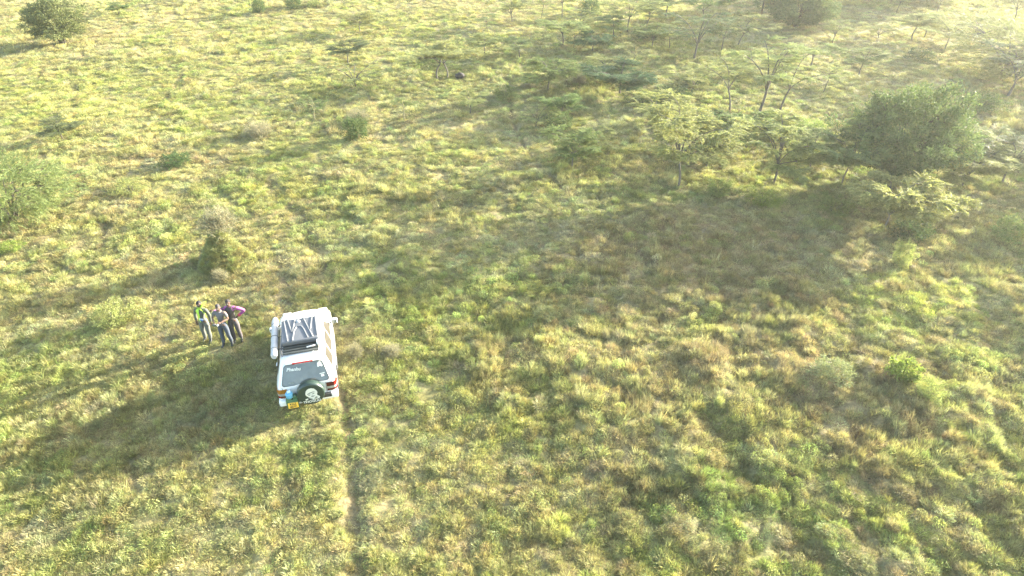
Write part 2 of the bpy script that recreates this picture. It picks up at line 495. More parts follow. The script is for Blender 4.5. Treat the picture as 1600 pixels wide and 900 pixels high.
wsc = (S / 0.2) ** 0.75 * rng.uniform(0.65, 1.3, n) * 0.95
hsc *= hsc0 * 0.86
sc3 = np.stack([wsc, wsc, hsc * (0.85 + 0.35 * (S / 0.2) ** 0.3 - 0.2)], 1)
rot = np.stack([rng.normal(0, 0.12, n), rng.normal(0, 0.12, n), rng.uniform(0, 2 * PI, n)], 1)
pm = bpy.data.meshes.new('grass')
pm.vertices.add(n); pm.vertices.foreach_set('co', np.stack([X, Y, Z], 1).astype(np.float32).ravel())
def pattr(name, typ, data, key):
    a = pm.attributes.new(name, typ, 'POINT'); a.data.foreach_set(key, np.ascontiguousarray(data).ravel())
pattr('col', 'FLOAT_COLOR', np.concatenate([np.clip(colr, 0.01, 0.9), np.ones((n, 1))], 1).astype(np.float32), 'color')
pattr('tscale', 'FLOAT_VECTOR', sc3.astype(np.float32), 'vector')
pattr('trot', 'FLOAT_VECTOR', rot.astype(np.float32), 'vector')
pattr('tidx', 'INT', idx.astype(np.int32), 'value')
pm.update()
grass = link('grass', pm)
tag(grass, 'low green and straw coloured grass tufts and herbs covering the ground', 'grass', kind='stuff')
ng = bpy.data.node_groups.new('tufts', 'GeometryNodeTree')
ng.interface.new_socket('Geometry', in_out='INPUT', socket_type='NodeSocketGeometry')
ng.interface.new_socket('Geometry', in_out='OUTPUT', socket_type='NodeSocketGeometry')
gi = ng.nodes.new('NodeGroupInput'); go = ng.nodes.new('NodeGroupOutput')
ci = ng.nodes.new('GeometryNodeCollectionInfo'); ci.inputs['Collection'].default_value = proto_col
ci.inputs['Separate Children'].default_value = True; ci.inputs['Reset Children'].default_value = True
iop = ng.nodes.new('GeometryNodeInstanceOnPoints'); iop.inputs['Pick Instance'].default_value = True
def nattr(name, typ):
    q = ng.nodes.new('GeometryNodeInputNamedAttribute'); q.data_type = typ; q.inputs['Name'].default_value = name
    return [s for s in q.outputs if s.enabled and s.name == 'Attribute'][0]
ng.links.new(gi.outputs[0], iop.inputs['Points'])
ng.links.new(ci.outputs[0], iop.inputs['Instance'])
ng.links.new(nattr('tidx', 'INT'), iop.inputs['Instance Index'])
ng.links.new(nattr('trot', 'FLOAT_VECTOR'), iop.inputs['Rotation'])
ng.links.new(nattr('tscale', 'FLOAT_VECTOR'), iop.inputs['Scale'])
ng.links.new(iop.outputs[0], go.inputs[0])
md = grass.modifiers.new('tufts', 'NODES'); md.node_group = ng
print('tufts', n)

# the small earth mound
th = np.linspace(0, 2 * PI, 49)[:-1]; rr = np.linspace(0, 1.2, 24)
vx = []; 
for r_ in rr:
    for t_ in th: vx.append((MOUND.x + r_ * math.cos(t_), MOUND.y + r_ * math.sin(t_)))
vx = np.array(vx)
mz = mound_h(vx[:, 0], vx[:, 1]) * (1 + 0.1 * (fbm(vx[:, 0] * 6, vx[:, 1] * 6, 91, 3) - 0.5)) + H(vx[:, 0], vx[:, 1]) + np.where(mound_h(vx[:, 0], vx[:, 1]) > 0.01, -0.03, -0.09)
i0 = (np.arange(len(rr) - 1)[:, None] * 48 + np.arange(48)[None, :]); i1 = (np.arange(len(rr) - 1)[:, None] * 48 + (np.arange(48)[None, :] + 1) % 48)
mF = np.stack([i0.ravel(), (i0 + 48).ravel(), (i1 + 48).ravel(), i1.ravel()], 1)
mv = np.concatenate([vx - np.array([[MOUND.x, MOUND.y]]), (mz - ground(MOUND))[:, None]], 1)
mo = link('earth_mound', np_mesh('earth_mound', mv, mF, smooth=True), None, mat('mound_earth', (0.13, 0.12, 0.055), 0.95, var=0.4, scale=5, bump=0.8, spec=0.1), (MOUND.x, MOUND.y, ground(MOUND)))
tag(mo, 'small steep grassy earth mound crowned by a wiry grey bush', 'mound')
# ------------------------------------------------------------------ trees and bushes
class Tubes:
    def __init__(s): s.v = []; s.f = []; s.n = 0
    def add(s, pts, r0, r1, sides=6):
        pts = [Vector(p) for p in pts]; m = len(pts)
        for i, p in enumerate(pts):
            d = (pts[min(i + 1, m - 1)] - pts[max(i - 1, 0)]).normalized()
            a = d.orthogonal().normalized(); b = d.cross(a)
            r = r0 + (r1 - r0) * i / (m - 1)
            for k in range(sides):
                t = 2 * PI * k / sides
                s.v.append(p + (a * math.cos(t) + b * math.sin(t)) * r)
        for i in range(m - 1):
            for k in range(sides):
                q = (k + 1) % sides
                s.f.append((s.n + i * sides + k, s.n + i * sides + q, s.n + (i + 1) * sides + q, s.n + (i + 1) * sides + k))
        s.n += m * sides
    def mesh(s, name): return np_mesh(name, np.array([tuple(v) for v in s.v]), np.array(s.f), smooth=True)

def bez(a, b, c, n=6):
    return [a * (1 - t) ** 2 + b * 2 * t * (1 - t) + c * t * t for t in [i / n for i in range(n + 1)]]

class Leaves:
    """many little four-cornered leaves"""
    def __init__(s): s.c = []; s.d = []; s.s = []; s.k = []
    def add(s, c, d, side, key):
        s.c.append(c); s.d.append(d); s.s.append(side); s.k.append(key)
    def mesh(s, name):
        c = np.concatenate(s.c); d = np.concatenate(s.d); sd = np.concatenate(s.s); k = np.concatenate(s.k)
        v = np.stack([c, c + d * .45 + sd, c + d, c + d * .45 - sd], 1).reshape(-1, 3)
        f = (np.arange(len(c)) * 4)[:, None] + np.array([[0, 1, 2, 3]])
        return np_mesh(name, v, f, np.repeat(k, 4))

def spray(L, base, az, el, length, rg, ll=0.075, lw=0.012, droop=0.25, step=0.019, key=None):
    """a feathery twig: leaflets in two rows"""
    n = max(5, int(length / step)); t = np.linspace(0.08, 1, n)
    ca, sa = math.cos(az), math.sin(az)
    e = el - droop * t
    hx = np.cumsum(np.cos(e)) * length / n; hz = np.cumsum(np.sin(e)) * length / n
    c = np.stack([base[0] + ca * hx, base[1] + sa * hx, base[2] + hz], 1)
    key = rg.uniform(0, 1) if key is None else key
    roll = rg.normal(0, 0.35)
    for sg in (-1, 1):
        m = len(c)
        out = np.stack([np.full(m, ca * .45 - sa * sg), np.full(m, sa * .45 + ca * sg), rg.normal(0.12, 0.3, m) + roll * sg], 1)
        out /= np.linalg.norm(out, axis=1)[:, None]
        l = ll * (1 - 0.55 * np.abs(t - 0.4)) * rg.uniform(.7, 1.25, m)
        side = np.cross(out, np.array([0, 0, 1.0]) + rg.normal(0, 0.45, (m, 3)))
        side /= np.linalg.norm(side, axis=1)[:, None] + 1e-9
        L.add(c, out * l[:, None], side * lw * rg.uniform(.8, 1.4, m)[:, None], np.clip(key + rg.normal(0, .22, m), 0, 1))
    return c[-1]

def acacia(seed, Ht, Rad, fork=0.45, limbs=5, sub=6, sprays=7, flat=1.0, lean=0.0, layers=(0.62, 1.0), twin=False, bare=0.0, droop=0.25, wood=0.055, sl=0.55):
    rg = np.random.default_rng(seed); T = Tubes(); L = Leaves()
    stems = [Vector((0, 0, -0.15))]
    if twin: stems = [Vector((-0.22, 0, -0.15)), Vector((0.3, 0.1, -0.15))]
    for si, s0 in enumerate(stems):
        top = Vector((lean * fork + (0.15 if si else -0.05), 0.1 * rg.normal(), Ht * fork))
        T.add(bez(s0, Vector((s0.x * 1.4 + rg.normal() * .08, rg.normal() * .08, Ht * fork * .5)), top, 7), wood, wood * .7, 8)
        nl = limbs if not twin else max(3, limbs // 2 + 1)
        a0 = rg.uniform(0, 6.28)
        for k in range(nl):
            az = a0 + 2 * PI * k / nl + rg.normal() * .3
            lay = rg.uniform(*layers); rr = Rad * rg.uniform(.5, .85) * (1.15 - 0.3 * (lay - .6))
            if k == 0: rr *= .3; lay = layers[1]
            end = Vector((lean + rr * math.cos(az), rr * math.sin(az), Ht * lay * .96))
            ctl = top + Vector((math.cos(az) * rr * .28, math.sin(az) * rr * .28, (end.z - top.z) * (0.85 if flat > .7 else .55)))
            lp = bez(top, ctl, end, 8)
            T.add(lp, wood * .58, wood * .16, 5)
            for j in range(sub):
                t = .3 + .7 * (j + rg.uniform(0, 1)) / sub; i = min(int(t * 8), 7)
                b = lp[i].lerp(lp[i + 1], t * 8 - i)
                az2 = az + rg.normal() * .95; l2 = Rad * rg.uniform(.22, .48) * (1.15 - .4 * t)
                e2 = b + Vector((math.cos(az2) * l2, math.sin(az2) * l2, rg.uniform(.0, .16) * Ht * .5 * (1 if flat > .7 else 1.5)))
                sp = bez(b, b.lerp(e2, .5) + Vector((0, 0, .07)), e2, 4)
                T.add(sp, wood * .2, wood * .06, 4)
                if rg.uniform() < bare: continue
                ns = max(3, int(sprays * 2.6 * rg.uniform(.7, 1.3)))
                for q in range(ns):
                    u = .25 + .75 * q / ns; ii = min(int(u * 4), 3); bb = sp[ii].lerp(sp[ii + 1], u * 4 - ii)
                    az3 = az2 + rg.normal() * .85
                    ln = sl * rg.uniform(.5, 1.15)
                    e = spray(L, bb, az3, rg.uniform(-.08, .30) * (1 if flat > .7 else 1.8), ln, rg, droop=droop)
                    T.add([bb, Vector(e)], wood * .05, wood * .03, 3)
    return T.mesh('trunk'), L.mesh('crown')

def bush(seed, Ht, Rx, Ry, base_z=0.12, stems=9, clusters=240, per=110, leaf=0.05, lw=0.014, spread=0.20, up=0.25, shell=0.45, wood=0.05, tip=0.3, feather=False, cut=0.35):
    rg = np.random.default_rng(seed); T = Tubes(); L = Leaves()
    hubs = []
    for k in range(stems):
        az = 2 * PI * k / stems + rg.normal() * .4; rr = rg.uniform(.15, .6)
        end = Vector((Rx * rr * math.cos(az), Ry * rr * math.sin(az), Ht * rg.uniform(.45, .8)))
        ctl = Vector((Rx * rr * .25 * math.cos(az), Ry * rr * .25 * math.sin(az), Ht * .35))
        p = bez(Vector((.12 * math.cos(az), .12 * math.sin(az), -.1)), ctl, end, 6)
        T.add(p, wood, wood * .3, 6); hubs += p[2:]
    hub = np.array([tuple(h) for h in hubs])
    n = 0
    while n < clusters:
        d = rg.normal(size=3); d /= np.linalg.norm(d)
        r = 1 - (1 - rg.uniform() ** .6) * (1 - shell)
        lump = 1 + .14 * math.sin(d[0] * 5 + seed) + .12 * math.sin(d[1] * 6 + seed * 2) + .12 * math.sin(d[2] * 7 + seed * 3) + rg.normal() * .06
        z = Ht * (.5 + .5 * d[2] * r * lump)
        if z < Ht * base_z: continue
        w = 1.0 if z > Ht * .42 else (1 - cut * (1 - z / (Ht * .42)))
        c = np.array([Rx * d[0] * r * lump * w, Ry * d[1] * r * lump * w, z]); n += 1
        h = hub[np.argmin(((hub - c) ** 2).sum(1))]
        hv, cv = Vector(h), Vector(c)
        T.add(bez(hv, hv.lerp(cv, .5) + Vector((0, 0, .1)), cv, 3), wood * .16, wood * .05, 4)
        o = c - np.array([0, 0, Ht * .25]); o /= np.linalg.norm(o) + 1e-9
        key = rg.uniform(0, 1)
        if feather:
            for q in range(max(2, per // 22)):
                az = math.atan2(o[1], o[0]) + rg.normal() * .6; el = math.asin(max(-.6, min(.95, o[2] * .8))) + rg.normal() * .3
                b = c + rg.normal(size=3) * spread * .5
                spray(L, b, az, el, tip * rg.uniform(.7, 1.5), rg, ll=leaf, lw=lw, droop=.5, step=.02, key=key)
        else:
            m = int(per * rg.uniform(.6, 1.3))
            pc = c + rg.normal(size=(m, 3)) * spread * np.array([1, 1, .75])
            # leaves strung on short shoots leaving the cluster
            dd = rg.normal(size=(m, 3)) * .8 + o + np.array([0, 0, up]); dd /= np.linalg.norm(dd, axis=1)[:, None]
            sd = np.cross(dd, rg.normal(size=(m, 3))); sd /= np.linalg.norm(sd, axis=1)[:, None] + 1e-9
            L.add(pc, dd * leaf * rg.uniform(.6, 1.4, m)[:, None], sd * lw * rg.uniform(.7, 1.3, m)[:, None], np.clip(key * .8 + .1 + rg.normal(0, .2, m), 0, 1))
            for q in range(3):
                d3 = o + rg.normal(size=3) * .5; d3 /= np.linalg.norm(d3)
                T.add([Vector(c), Vector(c + d3 * tip)], wood * .05, wood * .02, 3)
                m2 = 14; t = rg.uniform(.2, 1, m2)[:, None]
                pc = c + d3 * tip * t
                dd = rg.normal(size=(m2, 3)) + d3; dd /= np.linalg.norm(dd, axis=1)[:, None]
                sd = np.cross(dd, rg.normal(size=(m2, 3))); sd /= np.linalg.norm(sd, axis=1)[:, None] + 1e-9
                L.add(pc, dd * leaf * .9, sd * lw, np.clip(key + rg.normal(0, .2, m2), 0, 1))
    return T.mesh('stems'), L.mesh('foliage')

def wiry(seed, Ht, Rx, n=260, leafy=6, leaf=0.03):
    """a bush of thin crooked twigs with few leaves"""
    rg = np.random.default_rng(seed); T = Tubes(); L = Leaves()
    for k in range(n):
        az = rg.uniform(0, 6.28); el = math.acos(rg.uniform(.05, 1) ** .8)
        d = Vector((math.sin(el) * math.cos(az) * Rx, math.sin(el) * math.sin(az) * Rx, math.cos(el) * Ht))
        l = rg.uniform(.55, 1.0)
        p0 = Vector(rg.normal(size=3) * .04 + np.array([0, 0, -.03])); e = d * l
        m = p0.lerp(e, .5) + Vector(rg.normal(size=3) * .1)
        m2 = p0.lerp(e, .8) + Vector(rg.normal(size=3) * .08)
        T.add([p0, m, m2, e], .010, .0035, 3)
        for q in range(2):
            f = e + Vector(rg.normal(size=3) * .16); T.add([m2, f], .005, .002, 3)
        c = np.array(tuple(m2)) + (np.array(tuple(e)) - np.array(tuple(m2))) * rg.uniform(0, 1.2, (leafy, 1)) + rg.normal(size=(leafy, 3)) * .04
        dd = rg.normal(size=(leafy, 3)); dd /= np.linalg.norm(dd, axis=1)[:, None]
        sd = np.cross(dd, rg.normal(size=(leafy, 3))); sd /= np.linalg.norm(sd, axis=1)[:, None] + 1e-9
        L.add(c, dd * leaf, sd * leaf * .3, rg.uniform(0, 1, leafy))
    return T.mesh('stems'), L.mesh('foliage')

BARK = mat('acacia_bark', (0.11, 0.10, 0.08), .95, var=.4, scale=14, bump=.6, spec=.1)
BARK_P = mat('pale_bark', (0.24, 0.22, 0.13), .95, var=.3, scale=14, bump=.5, spec=.1)
BARK_D = mat('dark_bark', (0.06, 0.05, 0.04), .95, var=.4, scale=14, bump=.6, spec=.1)
LF_PALE = leaf_mat('acacia_leaf_pale', (0.265, 0.275, 0.100), trans=.4)
LF_GREEN = leaf_mat('acacia_leaf_green', (0.145, 0.185, 0.058), trans=.38)
LF_DARK = leaf_mat('acacia_leaf_dark', (0.075, 0.11, 0.04), trans=.3)
LF_BUSH = leaf_mat('bush_leaf_grey_green', (0.118, 0.142, 0.056), trans=.25, rough=.6)
LF_LIME = leaf_mat('bush_leaf_lime', (0.21, 0.245, 0.06), trans=.4)
LF_FEATH = leaf_mat('bush_leaf_feathery', (0.20, 0.225, 0.085), trans=.4)
LF_GREY = leaf_mat('bush_leaf_grey', (0.24, 0.245, 0.12), trans=.25)

PROTO = {}
def proto(name, fn, *a, bark=BARK, leaf=LF_PALE, ref_h=None, **k):
    t, c = fn(*a, **k)
    t.materials.append(bark); c.materials.append(leaf)
    co = np.empty(len(c.vertices) * 3, dtype=np.float32); c.vertices.foreach_get('co', co); co = co.reshape(-1, 3)
    lo, hi = np.percentile(co, 1, axis=0), np.percentile(co, 99, axis=0)
    PROTO[name] = (t, c, hi[2], (hi[0] - lo[0] + hi[1] - lo[1]) / 2)
proto('umb1', acacia, 11, 3.3, 1.9, fork=.48, limbs=6, sub=7, sprays=8, layers=(.72, .98))
proto('umb2', acacia, 12, 3.8, 2.2, fork=.42, limbs=6, sub=6, sprays=7, layers=(.62, 1.0))
proto('umb3', acacia, 13, 4.4, 2.4, fork=.36, limbs=7, sub=7, sprays=7, layers=(.5, 1.0), lean=.5)
proto('twin', acacia, 14, 3.2, 2.2, fork=.45, limbs=7, sub=7, sprays=8, layers=(.68, 1.0), twin=True)
proto('thin', acacia, 15, 3.6, 1.3, fork=.5, limbs=4, sub=5, sprays=4, layers=(.6, 1.0), bare=.25, wood=.035)
proto('sparse', acacia, 16, 2.6, 2.2, fork=.2, limbs=8, sub=5, sprays=3, layers=(.6, 1.0), bare=.35, wood=.05)
proto('layer', acacia, 17, 4.0, 2.3, fork=.30, limbs=9, sub=8, sprays=9, layers=(.38, 1.0), droop=.35)
proto('layer2', acacia, 18, 3.2, 2.0, fork=.30, limbs=10, sub=8, sprays=9, layers=(.35, 1.0), droop=.4)
proto('darkumb', acacia, 19, 2.6, 1.9, fork=.38, limbs=8, sub=9, sprays=10, layers=(.55, .98), leaf=LF_DARK, droop=.4)
proto('greenumb', acacia, 20, 3.0, 2.0, fork=.40, limbs=7, sub=8, sprays=9, layers=(.6, .98), leaf=LF_GREEN)
proto('low', acacia, 21, 1.5, 2.1, fork=.28, limbs=9, sub=9, sprays=12, layers=(.6, 1.0), leaf=LF_PALE, lean=.6)
proto('fork', acacia, 22, 4.4, 2.1, fork=.33, limbs=5, sub=6, sprays=5, layers=(.7, 1.0), wood=.07)
proto('fork2', acacia, 23, 4.4, 2.1, fork=.40, limbs=4, sub=6, sprays=5, layers=(.6, 1.0), wood=.06, lean=.9)
proto('greenlayer', acacia, 24, 2.8, 2.0, fork=.3, limbs=9, sub=8, sprays=9, layers=(.4, 1.0), leaf=LF_GREEN, droop=.4)
def pb(name, bark, leaf_m, *a, **k):
    t, c = bush(*a, **k); t.materials.append(bark); c.materials.append(leaf_m)
    co = np.empty(len(c.vertices) * 3, dtype=np.float32); c.vertices.foreach_get('co', co); co = co.reshape(-1, 3)
    lo, hi = np.percentile(co, 1, axis=0), np.percentile(co, 99, axis=0)
    PROTO[name] = (t, c, hi[2], (hi[0] - lo[0] + hi[1] - lo[1]) / 2)
pb('bigbush', BARK_D, LF_BUSH, 36, 4.4, 3.2, 2.9, base_z=.17, stems=15, clusters=560, per=72, leaf=.115, lw=.030, spread=.20, tip=.5, wood=.085, cut=.65)
pb('roundbush', BARK, LF_BUSH, 32, 3.2, 1.7, 1.6, base_z=.12, stems=8, clusters=300, per=70, leaf=.09, lw=.024, spread=.16, tip=.35, wood=.06, cut=.6)
pb('limebush', BARK_D, LF_LIME, 33, 3.0, 1.6, 1.5, base_z=.14, stems=8, clusters=300, per=75, leaf=.085, lw=.022, spread=.15, tip=.35, wood=.06, cut=.7)
pb('feather', BARK, LF_FEATH, 34, 2.6, 2.7, 2.3, base_z=.06, stems=11, clusters=520, per=100, leaf=.075, lw=.010, spread=.2, tip=.5, wood=.045, cut=.15, feather=True)
pb('feather2', BARK, LF_FEATH, 35, 3.2, 2.6, 2.3, base_z=.2, stems=10, clusters=480, per=90, leaf=.07, lw=.010, spread=.2, tip=.5, wood=.06, cut=.4, feather=True)
pb('shrub', BARK, LF_GREEN, 36, .9, .75, .7, base_z=.04, stems=7, clusters=70, per=60, leaf=.05, lw=.014, spread=.11, tip=.22, wood=.02, cut=.2)
pb('shrub2', BARK_D, LF_DARK, 37, .8, .8, .75, base_z=.04, stems=7, clusters=75, per=60, leaf=.05, lw=.014, spread=.11, tip=.2, wood=.02, cut=.2)
pb('herb', BARK_P, LF_GREY, 38, .55, .6, .55, base_z=.04, stems=7, clusters=60, per=50, leaf=.05, lw=.012, spread=.09, tip=.16, wood=.012, cut=.1)
pb('limeherb', BARK_P, LF_LIME, 39, .5, .5, .45, base_z=.04, stems=6, clusters=40, per=50, leaf=.06, lw=.02, spread=.09, tip=.12, wood=.012, cut=.1)
proto('umb4', acacia, 51, 3.0, 1.9, fork=.52, limbs=5, sub=6, sprays=8, layers=(.78, .97), leaf=LF_PALE)
proto('umb5', acacia, 52, 3.6, 1.8, fork=.34, limbs=6, sub=6, sprays=7, layers=(.5, 1.0), lean=-.4, leaf=LF_PALE)
proto('fan', acacia, 53, 3.0, 2.1, fork=.16, limbs=9, sub=6, sprays=5, layers=(.6, 1.0), bare=.2, leaf=LF_PALE)
proto('umb6', acacia, 54, 4.0, 2.0, fork=.46, limbs=4, sub=7, sprays=7, layers=(.66, 1.0), lean=.3, leaf=LF_GREEN)
for nm, sd, hh, rx in (('wiry', 41, 1.1, .8), ('wiry2', 42, 1.2, 1.3)):
    t, c = wiry(sd, hh, rx, n=330); t.materials.append(BARK_P); c.materials.append(LF_GREY); PROTO[nm] = (t, c, hh, rx * 2)

used = set()
def tree(kind, name, px, py, top, wpx, label, cat='tree', rz=0.0, leaf=None, group=None, dz=0.0, wood=None):
    t, c, ph, pw = PROTO[kind]
    p = atg(px, py); p.z += dz
    dep = px_of(p)[2]
    hgt = height_for(p, top); wid = wpx * dep / FPX
    sz = hgt / ph; sx = wid / pw
    sx = min(max(sx, sz * .55), sz * 1.9)
    e = empty(name, p, rz); e.scale = (sx, sx, sz)
    tag(e, label, cat, group)
    a = link('trunk' if kind not in BUSHY else 'stems', t, e)
    b = link('crown' if kind not in BUSHY else 'foliage', c, e)
    if leaf is not None:
        b.material_slots[0].link = 'OBJECT'; b.material_slots[0].material = leaf
    if wood is not None:
        a.material_slots[0].link = 'OBJECT'; a.material_slots[0].material = wood
    return e
BUSHY = {'bigbush', 'roundbush', 'limebush', 'feather', 'feather2', 'shrub', 'shrub2', 'herb', 'limeherb', 'wiry', 'wiry2'}
G = 'young acacias scattered over the savanna'
A = 'acacia_tree'
# --- left and top left
tree('limebush', 'round_bush', 98, 68, -2, 82, 'dark round-headed bush with a short trunk, alone near the far left corner', 'bush', .4, leaf=LF_BUSH)
tree('greenumb', A, 186, 22, 6, 44, 'tiny flat acacia just right of the round corner bush', rz=1, group=G)
tree('shrub2', 'upright_shrub', 405, 20, -2, 22, 'leftmost of the small dark shrubs at the top edge', 'shrub', 0)
tree('shrub2', 'upright_shrub', 459, 13, -3, 24, 'second small dark shrub from the left at the top edge', 'shrub', 2)
tree('shrub', 'upright_shrub', 488, 11, 2, 22, 'low dark shrub at the top edge, third from the left', 'shrub', 1)
tree('greenumb', A, 563, 49, 20, 68, 'bright flat-topped umbrella acacia on one thin trunk, left of a bare spindly one', rz=2, group=G, leaf=LF_PALE)
tree('thin', A, 601, 49, 27, 40, 'spindly almost leafless acacia beside the bright flat-topped one', rz=.5, group=G)
tree('umb1', A, 545, 101, 68, 84, 'grey-green one-sided acacia below the bright flat-topped one', rz=3.4, group=G, leaf=LF_BUSH)
tree('sparse', A, 556, 136, 98, 118, 'low open acacia of fanned bare branches at the head of a long shadow', rz=.3, group=G)
tree('twin', A, 690, 122, 74, 112, 'umbrella acacia standing on two trunks beside the small dark stone', rz=0, group=G)
tree('thin', A, 761, 51, 20, 52, 'thin pale acacia standing in a bright strip above the bushy one', rz=4, group=G)
tree('greenumb', A, 757, 84, 56, 54, 'small bushy green acacia right of the two-trunked umbrella acacia', rz=4.4, group=G, leaf=LF_PALE)
tree('thin', A, 492, 186, 150, 66, 'small faint acacia on a pale thin stem above the dark shrub', rz=1.4, group=G, wood=BARK_P, leaf=LF_GREEN)
tree('thin', A, 631, 190, 150, 62, 'small faint acacia on a pale stem left of the yellow strip of grass', rz=2.9, group=G, wood=BARK_P, leaf=LF_GREEN)
tree('shrub2', 'upright_shrub', 557, 218, 184, 38, 'dark upright shrub with a grey top standing alone in mid field', 'shrub', .3)
tree('wiry2', 'grey_bush', 560, 190, 168, 50, 'grey twiggy bush directly behind the dark upright shrub', 'bush', 1)
tree('wiry2', 'grey_bush', 406, 212, 186, 60, 'wide grey twiggy bush in the left mid field', 'bush', 2)
tree('greenumb', A, 98, 218, 192, 74, 'low flat grey-green acacia above the feathery bush at the left edge', rz=1.2, group=G, leaf=LF_BUSH)
tree('feather', 'feathery_bush', 22, 345, 246, 160, 'large soft feathery green bush cut by the left edge', 'bush', .5)
tree('shrub2', 'low_shrub', 276, 258, 241, 42, 'low dark shrub in the left field above the mound', 'shrub', .9)
tree('shrub', 'low_shrub', 205, 300, 283, 50, 'low green shrub between the feathery bush and the mound', 'shrub', 3, leaf=LF_PALE)
tree('shrub', 'low_shrub', 185, 500, 474, 60, 'round light green shrub left of the three people', 'shrub', 4, leaf=LF_PALE)
tree('herb', 'flowering_herb', 18, 392, 378, 34, 'yellow-green herb at the left edge under the feathery bush', 'plant', 4, leaf=LF_LIME)
tree('wiry', 'grey_bush', 354, 400, 322, 76, 'wiry grey bush growing on top of the earth mound', 'bush', .2, dz=1.15)
# --- middle top
tree('thin', A, 846, 29, -6, 40, 'thin acacia at the top edge left of the taller forked ones', rz=2, group=G)
tree('umb2', A, 878, 32, -30, 70, 'tall acacia cut by the top edge, over a smaller one in the same line', rz=1, group=G)
tree('shrub2', 'upright_shrub', 921, 24, -2, 30, 'dark upright shrub at the top edge between two tall acacias', 'shrub', 2)
tree('umb1', A, 879, 73, 32, 70, 'slim acacia with a thin straight trunk in the middle of the far thicket', rz=.2, group=G)
tree('thin', A, 896, 76, 44, 36, 'leafless-stemmed slip of an acacia touching the slim straight one', rz=3, group=G)
tree('darkumb', A, 926, 80, 53, 58, 'dark drooping acacia like a heap of branches', rz=1.7, group=G)
tree('umb1', A, 957, 61, 30, 70, 'small wide-topped acacia behind the dark drooping one', rz=4.6, group=G, leaf=LF_GREEN)
tree('umb2', A, 981, 50, -4, 100, 'tall open acacia at the top edge with a long visible trunk', rz=2.4, group=G)
tree('greenumb', A, 1019, 75, 40, 62, 'flat acacia with two thin layers, left of the twin slim trunks', rz=3.2, group=G)
tree('thin', A, 1046, 76, 34, 50, 'slim upright acacia just left of the strongly forked one', rz=5, group=G)
tree('umb1', A, 1040, 28, -14, 90, 'pale acacia cut by the top edge above the slim upright one', rz=3.7, group=G)
tree('fork', A, 1085, 91, 24, 100, 'strongly forked grey acacia with a Y-shaped trunk in the far thicket', rz=.4, group=G, leaf=LF_BUSH)
tree('umb2', A, 1126, 86, 26, 76, 'grey-topped acacia on a straight trunk right of the Y-shaped one', rz=4, group=G, leaf=LF_BUSH)
tree('fork2', A, 1152, 74, 22, 100, 'acacia leaning to the right with slanting twin limbs', rz=0, group=G)
tree('thin', A, 988, 106, 68, 40, 'small sparse acacia between the dark round one and the far thicket', rz=1.1, group=G)
tree('darkumb', A, 857, 141, 96, 84, 'broad dark acacia left of the blackish domed one', rz=2.2, group=G, leaf=LF_GREEN)
tree('darkumb', A, 968, 146, 102, 104, 'wide dense domed acacia with blackish green crown and deep shade', rz=.6, group=G)
tree('greenlayer', A, 878, 184, 146, 66, 'small green acacia above a short black-based one', rz=2.5, group=G)
tree('greenumb', A, 895, 264, 204, 84, 'green acacia standing alone with a black stem at the edge of the open grass', rz=1.5, group=G)
tree('fork2', A, 1140, 174, 84, 82, 'slim acacia with a slightly curved trunk, left of the tall three', rz=2.8, group=G)
tree('fork', A, 1185, 177, 72, 118, 'tallest middle acacia with a high Y fork and spreading see-through top', rz=1.2, group=G)
tree('fork2', A, 1217, 177, 78, 96, 'acacia with limbs sweeping right, beside the tallest middle one', rz=.1, group=G)
tree('thin', A, 1286, 146, 98, 44, 'little bare acacia in the bright gap right of the sweeping one', rz=2, group=G)
tree('umb1', A, 1342, 118, 80, 60, 'small pale umbrella acacia in the bright gap above the big bush', rz=3, group=G)
tree('layer', A, 1060, 292, 160, 156, 'big pale layered acacia at the near edge of the thicket', rz=.9, group=G)
tree('greenlayer', A, 1165, 230, 170, 92, 'dark green layered acacia between the two pale near ones', rz=2.1, group=G)
tree('layer2', A, 1208, 286, 190, 118, 'pale dense acacia with a dark hollow under its crown', rz=3.6, group=G)
tree('layer', A, 1315, 288, 196, 104, 'pale acacia with a raised spire, left of the big bush', rz=4.4, group=G, leaf=LF_FEATH)
tree('bigbush', 'big_bush', 1395, 284, 140, 164, 'huge dense grey-green bush, largest plant of the picture', 'bush', .3)
tree('low', A, 1378, 356, 284, 150, 'low spreading acacia on a leaning stem in front of the big bush', rz=-.1, group=G)
tree('layer2', A, 1503, 292, 232, 96, 'small layered acacia right of the big bush', rz=1.1, group=G)
tree('umb1', A, 1567, 284, 222, 92, 'dark acacia at the right edge beside the small layered one', rz=2.6, group=G, leaf=LF_BUSH)
tree('greenumb', A, 1040, 196, 168, 70, 'low flat acacia tucked behind the big pale layered one', rz=5.2, group=G)
